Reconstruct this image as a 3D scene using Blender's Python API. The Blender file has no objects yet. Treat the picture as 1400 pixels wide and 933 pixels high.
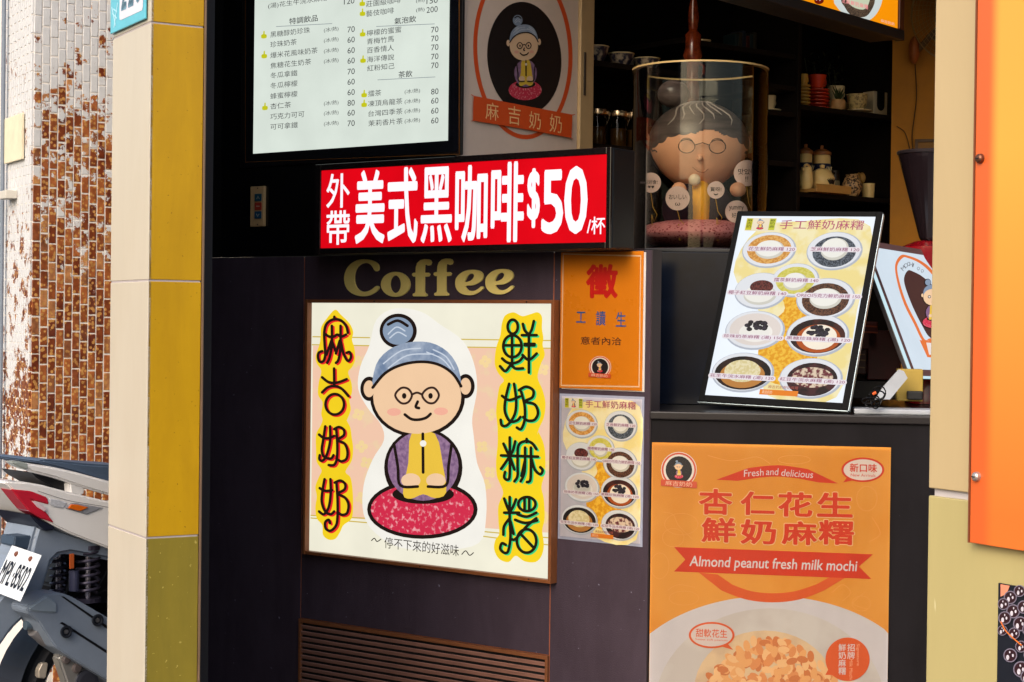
import bpy, bmesh, math, random
from mathutils import Vector, Matrix
from mathutils.geometry import tessellate_polygon
random.seed(7)
R = math.radians
scene = bpy.context.scene
COL = scene.collection
# ------------------------------------------------------------------ camera
F_PX, PITCH, ROLL, CAM_H = 2411.05, R(.5716), R(.7006), 1.42
CAM = Vector((0, 0, CAM_H))
_w = Vector((0, math.cos(PITCH), -math.sin(PITCH))); _r = Vector((1, 0, 0)); _u = _r.cross(_w)
cR, sR = math.cos(ROLL), math.sin(ROLL)
CR = cR * _r + sR * _u; CU = -sR * _r + cR * _u
cam = bpy.data.cameras.new('camera'); cam.lens = F_PX / 1400 * 36; cam.sensor_width = 36
cam.clip_start = .05; cam.clip_end = 500
co = bpy.data.objects.new('camera', cam); COL.objects.link(co)
co.matrix_world = Matrix(((CR.x, CU.x, -_w.x, 0), (CR.y, CU.y, -_w.y, 0), (CR.z, CU.z, -_w.z, CAM_H), (0, 0, 0, 1)))
scene.camera = co
# ------------------------------------------------------------------ sky, sun, exposure
SUN_AZ = math.atan2(-.5, -.87); SUN_EL = R(34)       # azimuth measured from +Y towards +X
world = bpy.data.worlds.new("World"); scene.world = world; world.use_nodes = True
wn = world.node_tree.nodes; wl = world.node_tree.links
sky = wn.new('ShaderNodeTexSky'); sky.sky_type = 'NISHITA'; sky.sun_disc = False
sky.sun_elevation = SUN_EL; sky.sun_rotation = SUN_AZ; sky.dust_density = 4; sky.air_density = 1.2
wn['Background'].inputs['Strength'].default_value = .135
wl.new(sky.outputs[0], wn['Background'].inputs[0])
sun = bpy.data.lights.new('sun', 'SUN'); sun.energy = .55; sun.angle = R(32); sun.color = (1, .95, .87)
so = bpy.data.objects.new('sun', sun); COL.objects.link(so)
sd = Vector((math.sin(SUN_AZ) * math.cos(SUN_EL), math.cos(SUN_AZ) * math.cos(SUN_EL), math.sin(SUN_EL)))
so.rotation_euler = sd.to_track_quat('Z', 'Y').to_euler()
scene.view_settings.view_transform = 'Standard'; scene.view_settings.look = 'None'
EXPO = .85
scene.view_settings.exposure = EXPO; scene.view_settings.gamma = 1
scene.cycles.max_bounces = 8; scene.cycles.transparent_max_bounces = 12
scene.cycles.caustics_reflective = False; scene.cycles.caustics_refractive = False

# ------------------------------------------------------------------ materials
def lin(c):
    return tuple(((v / 255) / 12.92 if v / 255 <= .04045 else ((v / 255 + .055) / 1.055) ** 2.4) for v in c)
_mats = {}
def mat(rgb, rough=.6, metal=0, noise=.1, scale=18, bump=0, coat=0, spec=.4, name=None, stretch=(1, 1, 1), speck=None, bscale=None, grime=None):
    key = (grime, tuple(rgb), rough, metal, noise, scale, bump, coat, spec, name, stretch, speck, bscale)
    if key in _mats: return _mats[key]
    m = bpy.data.materials.new(name or 'surface_%d_%d_%d' % tuple(rgb)); m.use_nodes = True
    n, l = m.node_tree.nodes, m.node_tree.links; b = n['Principled BSDF']
    c = lin(rgb)
    b.inputs['Metallic'].default_value = metal
    b.inputs['Coat Weight'].default_value = coat; b.inputs['Coat Roughness'].default_value = .08
    b.inputs['Specular IOR Level'].default_value = spec
    tc = n.new('ShaderNodeTexCoord'); mp = n.new('ShaderNodeMapping'); mp.inputs['Scale'].default_value = stretch
    l.new(tc.outputs['Object'], mp.inputs[0])
    nz = n.new('ShaderNodeTexNoise'); nz.inputs['Scale'].default_value = scale; nz.inputs['Detail'].default_value = 6
    nz.inputs['Roughness'].default_value = .65
    l.new(mp.outputs[0], nz.inputs['Vector'])
    rp = n.new('ShaderNodeValToRGB'); rp.color_ramp.elements[0].position = .25; rp.color_ramp.elements[1].position = .75
    rp.color_ramp.elements[0].color = (*[v * (1 - noise) for v in c], 1); rp.color_ramp.elements[1].color = (*[min(1, v * (1 + noise)) for v in c], 1)
    l.new(nz.outputs[0], rp.inputs[0]); out = rp.outputs[0]
    if grime:      # broad streaks of dust and handling marks
        mg = n.new('ShaderNodeMapping'); mg.inputs['Scale'].default_value = (1, 1, .22); l.new(tc.outputs['Object'], mg.inputs[0])
        ng = n.new('ShaderNodeTexNoise'); ng.inputs['Scale'].default_value = grime[0]; ng.inputs['Detail'].default_value = 8; ng.inputs['Roughness'].default_value = .7; ng.inputs['Distortion'].default_value = .6
        l.new(mg.outputs[0], ng.inputs['Vector'])
        rg_ = n.new('ShaderNodeValToRGB'); rg_.color_ramp.elements[0].position = .38; rg_.color_ramp.elements[1].position = .66
        l.new(ng.outputs[0], rg_.inputs[0])
        mxg = n.new('ShaderNodeMixRGB'); mxg.inputs[2].default_value = (*lin(grime[2]), 1)
        mm_ = n.new('ShaderNodeMath'); mm_.operation = 'MULTIPLY'; mm_.inputs[1].default_value = grime[1]; l.new(rg_.outputs[0], mm_.inputs[0])
        l.new(mm_.outputs[0], mxg.inputs[0]); l.new(out, mxg.inputs[1]); out = mxg.outputs[0]
    if speck:      # small pale or dark specks of wear: (rgb, scale, threshold)
        n2 = n.new('ShaderNodeTexNoise'); n2.inputs['Scale'].default_value = speck[1]; n2.inputs['Detail'].default_value = 3
        l.new(mp.outputs[0], n2.inputs['Vector'])
        r2 = n.new('ShaderNodeValToRGB'); r2.color_ramp.elements[0].position = speck[2]; r2.color_ramp.elements[1].position = speck[2] + .03
        l.new(n2.outputs[0], r2.inputs[0])
        mx = n.new('ShaderNodeMixRGB'); mx.inputs[2].default_value = (*lin(speck[0]), 1)
        l.new(r2.outputs[0], mx.inputs[0]); l.new(out, mx.inputs[1]); out = mx.outputs[0]
    l.new(out, b.inputs['Base Color'])
    mr = n.new('ShaderNodeMapRange'); mr.inputs[3].default_value = max(.02, rough * .85); mr.inputs[4].default_value = min(1, rough * 1.15)
    l.new(nz.outputs[0], mr.inputs[0]); l.new(mr.outputs[0], b.inputs['Roughness'])
    if bump:
        nb = n.new('ShaderNodeTexNoise'); nb.inputs['Scale'].default_value = bscale or scale * 4; nb.inputs['Detail'].default_value = 4
        l.new(mp.outputs[0], nb.inputs['Vector'])
        bp = n.new('ShaderNodeBump'); bp.inputs['Strength'].default_value = bump; bp.inputs['Distance'].default_value = .004
        l.new(nb.outputs[0], bp.inputs['Height']); l.new(bp.outputs[0], b.inputs['Normal'])
    _mats[key] = m; return m
def glow(rgb, e=1.0, noise=.03, scale=9, rough=.4, spec=.08):
    key = ('glow', tuple(rgb), e, noise, scale, rough)
    if key in _mats: return _mats[key]
    m = bpy.data.materials.new('lit_%d_%d_%d' % tuple(rgb)); m.use_nodes = True
    n, l = m.node_tree.nodes, m.node_tree.links; b = n['Principled BSDF']; c = lin(rgb)
    b.inputs['Base Color'].default_value = (*[v * .06 for v in c], 1); b.inputs['Roughness'].default_value = rough
    b.inputs['Specular IOR Level'].default_value = spec
    tc = n.new('ShaderNodeTexCoord'); nz = n.new('ShaderNodeTexNoise'); nz.inputs['Scale'].default_value = scale; nz.inputs['Detail'].default_value = 3
    l.new(tc.outputs['Object'], nz.inputs['Vector'])
    rp = n.new('ShaderNodeValToRGB'); rp.color_ramp.elements[0].position = .3; rp.color_ramp.elements[1].position = .7
    rp.color_ramp.elements[0].color = (*[v * (1 - noise) for v in c], 1); rp.color_ramp.elements[1].color = (*[v * (1 + noise) for v in c], 1)
    l.new(nz.outputs[0], rp.inputs[0]); l.new(rp.outputs[0], b.inputs['Emission Color']); b.inputs['Emission Strength'].default_value = e * 2 ** -EXPO
    _mats[key] = m; return m
def mottled(a, b_, scale, thr=.5, rough=.5, e=0, soft=.06, vor=False):
    """two printed colours broken up by noise (printed food, fabric speckle)"""
    key = ('mot', tuple(a), tuple(b_), scale, thr, rough, e, vor)
    if key in _mats: return _mats[key]
    m = bpy.data.materials.new('mottled_%d_%d_%d' % tuple(a)); m.use_nodes = True
    n, l = m.node_tree.nodes, m.node_tree.links; b = n['Principled BSDF']; b.inputs['Roughness'].default_value = rough
    tc = n.new('ShaderNodeTexCoord')
    if vor:
        nz = n.new('ShaderNodeTexVoronoi'); nz.inputs['Scale'].default_value = scale
    else:
        nz = n.new('ShaderNodeTexNoise'); nz.inputs['Scale'].default_value = scale; nz.inputs['Detail'].default_value = 4
    l.new(tc.outputs['Object'], nz.inputs['Vector'])
    rp = n.new('ShaderNodeValToRGB'); rp.color_ramp.elements[0].position = thr - soft; rp.color_ramp.elements[1].position = thr + soft
    rp.color_ramp.elements[0].color = (*lin(a), 1); rp.color_ramp.elements[1].color = (*lin(b_), 1)
    l.new(nz.outputs[0], rp.inputs[0])
    if e:
        b.inputs['Base Color'].default_value = (.01, .01, .01, 1); b.inputs['Specular IOR Level'].default_value = .08; l.new(rp.outputs[0], b.inputs['Emission Color']); b.inputs['Emission Strength'].default_value = e * 2 ** -EXPO
    else: l.new(rp.outputs[0], b.inputs['Base Color'])
    _mats[key] = m; return m
def glass(tint=(235, 235, 230), rough=.02):
    key = ('glass', tint, rough)
    if key in _mats: return _mats[key]
    m = bpy.data.materials.new('clear_acrylic'); m.use_nodes = True
    n, l = m.node_tree.nodes, m.node_tree.links; n.remove(n['Principled BSDF'])
    t = n.new('ShaderNodeBsdfTransparent'); t.inputs[0].default_value = (*lin(tint), 1)
    g = n.new('ShaderNodeBsdfGlossy'); g.inputs['Roughness'].default_value = rough; g.inputs[0].default_value = (1, 1, 1, 1)
    fr = n.new('ShaderNodeFresnel'); fr.inputs[0].default_value = 1.27; mx = n.new('ShaderNodeMixShader')
    l.new(fr.outputs[0], mx.inputs[0]); l.new(t.outputs[0], mx.inputs[1]); l.new(g.outputs[0], mx.inputs[2]); l.new(mx.outputs[0], n['Material Output'].inputs[0])
    _mats[key] = m; return m

# ------------------------------------------------------------------ frames and things
class Frame:
    """A real plane in the place: origin, X along it to the right, Y into it (away from the viewer), Z its up."""
    def __init__(s, origin, yaw, lean=0, roll=0):
        s.M = Matrix.Translation(origin) @ Matrix.Rotation(yaw, 4, 'Z') @ Matrix.Rotation(-lean, 4, 'X') @ Matrix.Rotation(roll, 4, 'Y')
        s.I = s.M.inverted()
    def pt(s, px, py, y=0.):
        """where the line of sight through this point of the photograph meets the plane y"""
        d = _w + (px - 700) / F_PX * CR - (py - 466.5) / F_PX * CU
        o = s.I @ CAM; q = s.I.to_3x3() @ d
        t = (y - o.y) / q.y
        p = o + q * t
        return (p.x, p.z)
    def world(s, px, py, y=0.):
        x, z = s.pt(px, py, y); return s.M @ Vector((x, y, z))
def ray(px, py, depth):
    return CAM + (_w + (px - 700) / F_PX * CR - (py - 466.5) / F_PX * CU) * depth

def mesh_obj(name, verts, faces, m, parent=None, smooth=False, kind=None, label=None):
    me = bpy.data.meshes.new(name); me.from_pydata([tuple(v) for v in verts], [], faces); me.update()
    if smooth:
        for p in me.polygons: p.use_smooth = True
        me.set_sharp_from_angle(angle=R(40))
    if m: me.materials.append(m)
    o = bpy.data.objects.new(name, me); COL.objects.link(o)
    if parent is not None: o.parent = parent
    if kind: o['kind'] = kind
    if label: o['label'] = label
    return o
def box_geo(x0, x1, y0, y1, z0, z1, b=0.):
    bm = bmesh.new(); bmesh.ops.create_cube(bm, size=1)
    for v in bm.verts:
        v.co = Vector(((x0 + x1) / 2 + v.co.x * (x1 - x0), (y0 + y1) / 2 + v.co.y * (y1 - y0), (z0 + z1) / 2 + v.co.z * (z1 - z0)))
    if b: bmesh.ops.bevel(bm, geom=bm.edges[:], offset=b, segments=2, affect='EDGES', profile=.5)
    bm.verts.index_update()
    V = [v.co.copy() for v in bm.verts]; Fc = [[v.index for v in f.verts] for f in bm.faces]; bm.free()
    return V, Fc
def tube_geo(pts, r, seg=8, closed=False):
    pts = [Vector(p) for p in pts]; V, Fc = [], []; n = len(pts)
    for i, p in enumerate(pts):
        a = pts[(i - 1) % n] if (closed or i > 0) else p; b = pts[(i + 1) % n] if (closed or i < n - 1) else p
        t = (b - a).normalized(); up = Vector((0, 0, 1)) if abs(t.z) < .9 else Vector((1, 0, 0))
        s = t.cross(up).normalized(); q = s.cross(t)
        rr = r[i] if isinstance(r, (list, tuple)) else r
        for k in range(seg):
            an = 2 * math.pi * k / seg; V.append(p + (s * math.cos(an) + q * math.sin(an)) * rr)
    for i in range(n if closed else n - 1):
        j = (i + 1) % n
        for k in range(seg): Fc.append([i * seg + k, i * seg + (k + 1) % seg, j * seg + (k + 1) % seg, j * seg + k])
    if not closed: Fc.append(list(range(seg))[::-1]); Fc.append([(n - 1) * seg + k for k in range(seg)])
    return V, Fc
def lathe_geo(prof, seg=28, c=(0, 0, 0), axis='Z', squash=1.):
    V, Fc = [], []
    for r, h in prof:
        for k in range(seg):
            a = 2 * math.pi * k / seg
            p = (r * math.cos(a), r * math.sin(a) * squash, h) if axis == 'Z' else (r * math.cos(a), h, r * math.sin(a))
            V.append(Vector(p) + Vector(c))
    for i in range(len(prof) - 1):
        for k in range(seg): Fc.append([i * seg + k, i * seg + (k + 1) % seg, (i + 1) * seg + (k + 1) % seg, (i + 1) * seg + k])
    return V, Fc
def join(*gs):
    V, Fc = [], []
    for v, f in gs:
        o = len(V); V += list(v); Fc += [[i + o for i in q] for q in f]
    return V, Fc
def ball_geo(c, rx, ry, rz, seg=24, rings=14):
    prof = [(math.sin(math.pi * i / rings), -math.cos(math.pi * i / rings)) for i in range(rings + 1)]
    V, Fc = lathe_geo([(max(r, 1e-4), h) for r, h in prof], seg)
    return [Vector((v.x * rx + c[0], v.y * ry + c[1], v.z * rz + c[2])) for v in V], Fc
def spline(pts, closed=True, n=6):
    out = []; N = len(pts)
    for i in range(N if closed else N - 1):
        P = [pts[(i + k - 1) % N] if closed else pts[min(max(i + k - 1, 0), N - 1)] for k in range(4)]
        for j in range(n):
            t = j / n; o = []
            for d in (0, 1):
                p0, p1, p2, p3 = (q[d] for q in P)
                o.append(.5 * (2 * p1 + (p2 - p0) * t + (2 * p0 - 5 * p1 + 4 * p2 - p3) * t * t + (3 * p1 - p0 - 3 * p2 + p3) * t ** 3))
            out.append(tuple(o))
    if not closed: out.append(tuple(pts[-1]))
    return out
_tc = {}
def text_geo(s, bold=0., shear=0.):
    if bold:          # heavier strokes: the outline repeated round a small circle
        V0, F0 = text_geo(s, 0., shear); V, Fc = [], []
        k_ = 12 if bold > .02 else 6
        for j in range(k_):
            o = len(V); V += [(x + bold * math.cos(j * 6.28318 / k_), y + bold * math.sin(j * 6.28318 / k_)) for x, y in V0]; Fc += [[i + o for i in f] for f in F0]
        return V, Fc
    k = (s, bold, shear)
    if k not in _tc:
        cu = bpy.data.curves.new('lettering', 'FONT'); cu.body = s; cu.offset = bold; cu.resolution_u = 3; cu.shear = shear
        o = bpy.data.objects.new('lettering', cu); COL.objects.link(o)
        dg = bpy.context.evaluated_depsgraph_get()
        me = bpy.data.meshes.new_from_object(o.evaluated_get(dg))
        V = [(v.co.x, v.co.y) for v in me.vertices]; Fc = [list(p.vertices) for p in me.polygons]
        bpy.data.objects.remove(o); bpy.data.curves.remove(cu); bpy.data.meshes.remove(me)
        if not V: V = [(0, 0), (1, 0), (1, 1)]; Fc = [[0, 1, 2]]
        _tc[k] = (V, Fc)
    return _tc[k]
LAY = .0006
class Thing:
    def __init__(s, name, label, cat, fr, c=(0, 0, 0), group=None):
        s.fr = fr; s.c = Vector(c)
        o = bpy.data.objects.new(name, None); COL.objects.link(o); o.empty_display_size = .1
        o.matrix_world = fr.M @ Matrix.Translation(s.c)
        o['label'] = label; o['category'] = cat
        if group: o['group'] = group
        s.root = o; s.y = 0.; s.T = lambda a, b: fr.pt(a, b, s.y)
    def add(s, name, geo, m, parent=None, **k):
        V, Fc = geo
        return mesh_obj(name, [Vector(v) - s.c for v in V], Fc, m, parent or s.root, **k)
    def box(s, name, x0, x1, y0, y1, z0, z1, m, b=0., parent=None, **k):
        return s.add(name, box_geo(x0, x1, y0, y1, z0, z1, b), m, parent, **k)
    def pbox(s, name, xl, xr, yt, yb, y0, y1, m, b=0., parent=None, **k):
        """box whose front (plane y0) spans these limits of the photograph"""
        xm, ym = (xl + xr) / 2, (yt + yb) / 2
        x0 = s.fr.pt(xl, ym, y0)[0]; x1 = s.fr.pt(xr, ym, y0)[0]; z1 = s.fr.pt(xm, yt, y0)[1]; z0 = s.fr.pt(xm, yb, y0)[1]
        return s.box(name, x0, x1, y0, y1, z0, z1, m, b, parent, **k)
    # flat print and raised shapes; coordinates go through s.T
    def flat_geo(s, loops, layer, raised=0.):
        """loops: outer first then holes, in T units"""
        L = [[s.T(*p) for p in lp] for lp in loops]
        y = s.y - layer * LAY - raised
        vs = [Vector((p[0], p[1], 0)) for lp in L for p in lp]
        tri = tessellate_polygon([[Vector((p[0], p[1], 0)) for p in lp] for lp in L])
        V = [Vector((v.x, y, v.y)) for v in vs]; Fc = []
        for t in tri:
            a, b, c = (vs[i] for i in t)
            cr = (b.x - a.x) * (c.y - a.y) - (b.y - a.y) * (c.x - a.x)
            if abs(cr) < 1e-14: continue
            Fc.append(list(t) if cr > 0 else list(t)[::-1])
        if raised:
            n0 = len(V); V += [Vector((v.x, y + raised, v.z)) for v in V]; k = 0
            for lp in L:
                m = len(lp)
                for i in range(m): Fc.append([k + i, k + (i + 1) % m, n0 + k + (i + 1) % m, n0 + k + i])
                k += m
        return V, Fc
    def poly(s, name, loops, m, layer=1, parent=None, raised=0., **k):
        if not isinstance(loops[0][0], (tuple, list)): loops = [loops]
        return s.add(name, s.flat_geo(loops, layer, raised), m, parent, **k)
    def rect(s, name, xl, xr, yt, yb, m, layer=1, parent=None):
        return s.poly(name, [(xl, yt), (xr, yt), (xr, yb), (xl, yb)], m, layer, parent)
    def ell(s, name, cx, cy, rx, ry, m, layer=1, parent=None, inner=None, n=40, rot=0):
        def lp(a, b):
            return [(cx + a * math.cos(t) * math.cos(rot) - b * math.sin(t) * math.sin(rot), cy + a * math.cos(t) * math.sin(rot) + b * math.sin(t) * math.cos(rot)) for t in [2 * math.pi * i / n for i in range(n)]]
        loops = [lp(rx, ry)]
        if inner: loops.append(lp(rx * inner, ry * inner) if not isinstance(inner, tuple) else lp(*inner))
        return s.poly(name, loops, m, layer, parent)
    def stroke_geo(s, lines, w, layer, smooth=True):
        gs = []
        for li, ln in enumerate(lines):
            ww = w
            if isinstance(ln, tuple) and isinstance(ln[1], (int, float)) and isinstance(ln[0], list): ln, ww = ln
            closed = len(ln) > 3 and ln[0] == ln[-1]
            p = spline(ln[:-1], True, 5) if closed and smooth else (spline(ln, False, 5) if smooth and len(ln) > 2 else list(ln))
            if closed: p.append(p[0])
            y = s.y - layer * LAY - li * 3e-5
            L, Rr = [], []; n = len(p); h = ww / 2
            for i in range(n):
                if closed: a, b = p[(i - 1) % (n - 1)], p[(i + 1) % (n - 1)]
                else: a, b = p[max(i - 1, 0)], p[min(i + 1, n - 1)]
                dx, dy = b[0] - a[0], b[1] - a[1]; q = math.hypot(dx, dy) or 1; nx, ny = -dy / q, dx / q
                L.append((p[i][0] + nx * h, p[i][1] + ny * h)); Rr.append((p[i][0] - nx * h, p[i][1] - ny * h))
            P2 = L + Rr; Fc = [[i, i + 1, n + i + 1, n + i] for i in range(n - 1)]
            if not closed:
                for e, (c0, c1) in ((0, (p[0], p[min(1, n - 1)])), (1, (p[-1], p[-2]))):
                    an = math.atan2(c0[1] - c1[1], c0[0] - c1[0]); k0 = len(P2)
                    for k in range(7):
                        t = an - math.pi / 2 + math.pi * k / 6; P2.append((c0[0] + h * math.cos(t), c0[1] + h * math.sin(t)))
                    Fc.append(list(range(k0, k0 + 7)))
            V = []
            for q in P2:
                x, z = s.T(*q); V.append(Vector((x, y, z)))
            gs.append((V, Fc))
        return join(*gs)
    def stroke(s, name, lines, w, m, layer=1, parent=None, smooth=True):
        return s.add(name, s.stroke_geo(lines, w, layer, smooth), m, parent)
    def text_geo(s, txt, xl, xr, yc, h, layer, bold=0., shear=0., rot=0, raised=0):
        V2, Fc = text_geo(txt, bold, shear)
        xs = [v[0] for v in V2]; ys = [v[1] for v in V2]; a, b, c, d = min(xs), max(xs), min(ys), max(ys)
        xm = (xl + xr) / 2; hw = (xr - xl) / 2; V = []; nb = max(1, len(V2) // ((12 if bold > .02 else 6) if bold else 1))
        for x, y in V2:
            u = ((x - a) / (b - a) * 2 - 1) * hw; v = -((y - c) / (d - c) * 2 - 1) * h / 2
            if not rot:
                X = s.T(xm + u, yc)[0]; Z = s.T(xm, yc + v)[1]
            else:
                X, Z = s.T(xm + u * math.cos(rot) - v * math.sin(rot), yc + u * math.sin(rot) + v * math.cos(rot))
            V.append(Vector((X, s.y - layer * LAY - raised - (len(V) // nb) * 1.5e-5, Z)))
        return V, Fc
    def text(s, txt, xl, xr, yc, h, m, layer=1, parent=None, name='lettering', **k):
        return s.add(name, s.text_geo(txt, xl, xr, yc, h, layer, **k), m, parent)
    def texts(s, items, m, layer=1, parent=None, name='lettering', bold=0.):
        return s.add(name, join(*[s.text_geo(*it[:5], layer, bold) for it in items]), m, parent)
    def arc_text(s, txt, cx, cy, rx, ry, a0, a1, h, m, layer, parent=None, wf=.9):
        """letters along an ellipse; angles in degrees, 0 = right, 90 = top"""
        gs = []; n = len(txt)
        for i, ch in enumerate(txt):
            if ch == ' ': continue
            a = R(a0 + (a1 - a0) * (i + .5) / n); x, y = cx + rx * math.cos(a), cy - ry * math.sin(a)
            rt = math.atan2(rx * math.sin(a), ry * math.cos(a)); rot = math.atan2(ry * math.cos(a) * 1, rx * math.sin(a))
            cw = abs(a1 - a0) / 180 * math.pi * (rx + ry) / 2 / n * wf * (.4 if ch in 'iIl' else 1)
            hh = h * (1 if ch.isupper() or ch in 'dhlktfb' or ord(ch) > 200 else .75)
            gs.append(s.text_geo(ch, x - cw / 2, x + cw / 2, y + (h - hh) / 2, hh, layer, rot=rot or 1e-6))
        return s.add('lettering', join(*gs), m, parent)
    def sub(s, T):
        n = object.__new__(Thing); n.__dict__.update(s.__dict__); n.T = T; return n
def single(o, label, cat, group=None):
    o['label'] = label; o['category'] = cat
    if group: o['group'] = group
    return o
def struct(name, geo, m):
    return mesh_obj(name, geo[0], geo[1], m, kind='structure')
def fbox(fr, *a):
    V, Fc = box_geo(*a); return [fr.M @ v for v in V], Fc

# ------------------------------------------------------------------ the planes of the place
CORNER = ray(888, 600, 5.2); CORNER.z = 0
WALL = Frame(CORNER, -R(36.9))            # angled shop front with the light boxes
COUNT = Frame(CORNER, -R(8.2))            # counter, almost face on
P0 = ray(202, 420, 4.1); P0.z = 0
STREET = Frame(P0, -R(60))                # arcade pillar faces towards the street
SIDE = Frame(P0, R(30))                   # their returns into the shop
LOGO0 = WALL.world(630, 100, 0); LOGO0.z = 0
LOGO = Frame(LOGO0, R(53.1))              # side panel running into the shop behind the red sign
SH0 = ray(800, 200, 6.35); SH0.z = 0
SHELF = Frame(SH0, R(38))                 # back shelves
Y0 = ray(1225, 200, 7.3); Y0.z = 0
YEL = Frame(Y0, -R(12))                   # yellow wall with the fan

# ================================================================== SETTING
M_FLOOR = mat((122, 118, 112), .55, noise=.15, scale=3, bump=.2)
struct('pavement', fbox(STREET, -9, 9, 0, 6.5, -.3, 0, 0), M_FLOOR)
struct('road', fbox(STREET, -60, 60, -60, -.0, -.5, -.15, 0), mat((70, 70, 72), .85, noise=.2, scale=4, bump=.4, bscale=300))
if 0: struct('arcade_ceiling', fbox(STREET, -7, 6, .02, 5.5, 3.3, 3.5, 0), mat((190, 186, 178), .8, noise=.05))
DARKROOM = mat((14, 12, 13), .8, noise=.2, scale=5)
# ---- yellow painted back wall, room walls
xr = 2.2
struct('yellow_wall', fbox(YEL, -.02, xr, 0, .08, 0, 3.28, 0), mat((186, 122, 30), .75, noise=.16, scale=5, bump=.15, name='yellow_paint'))
rw = YEL.M @ Vector((xr, 0, 0))
def wall_between(name, a, b, z0, z1, t, m):
    d = (b - a); L = d.length; yaw = math.atan2(d.y, d.x); fr = Frame(Vector((a.x, a.y, 0)), yaw)
    return struct(name, fbox(fr, 0, L, 0, t, z0, z1, 0), m)
wr_end = COUNT.M @ Vector((2.6, .05, 0))
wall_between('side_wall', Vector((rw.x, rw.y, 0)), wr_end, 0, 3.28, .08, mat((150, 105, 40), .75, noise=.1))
struct('shop_ceiling', fbox(COUNT, -1.3, 3.2, .0, 3.2, 3.05, 3.12, 0), DARKROOM)
struct('shop_floor', fbox(COUNT, -1.0, 2.6, .05, 2.6, .0, .02, 0), mat((60, 50, 44), .6))
# fascia above the opening, dark
struct('fascia', fbox(COUNT, -.05, 2.6, .0, .06, 2.95, 3.28, 0), mat((26, 22, 22), .6))

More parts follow.
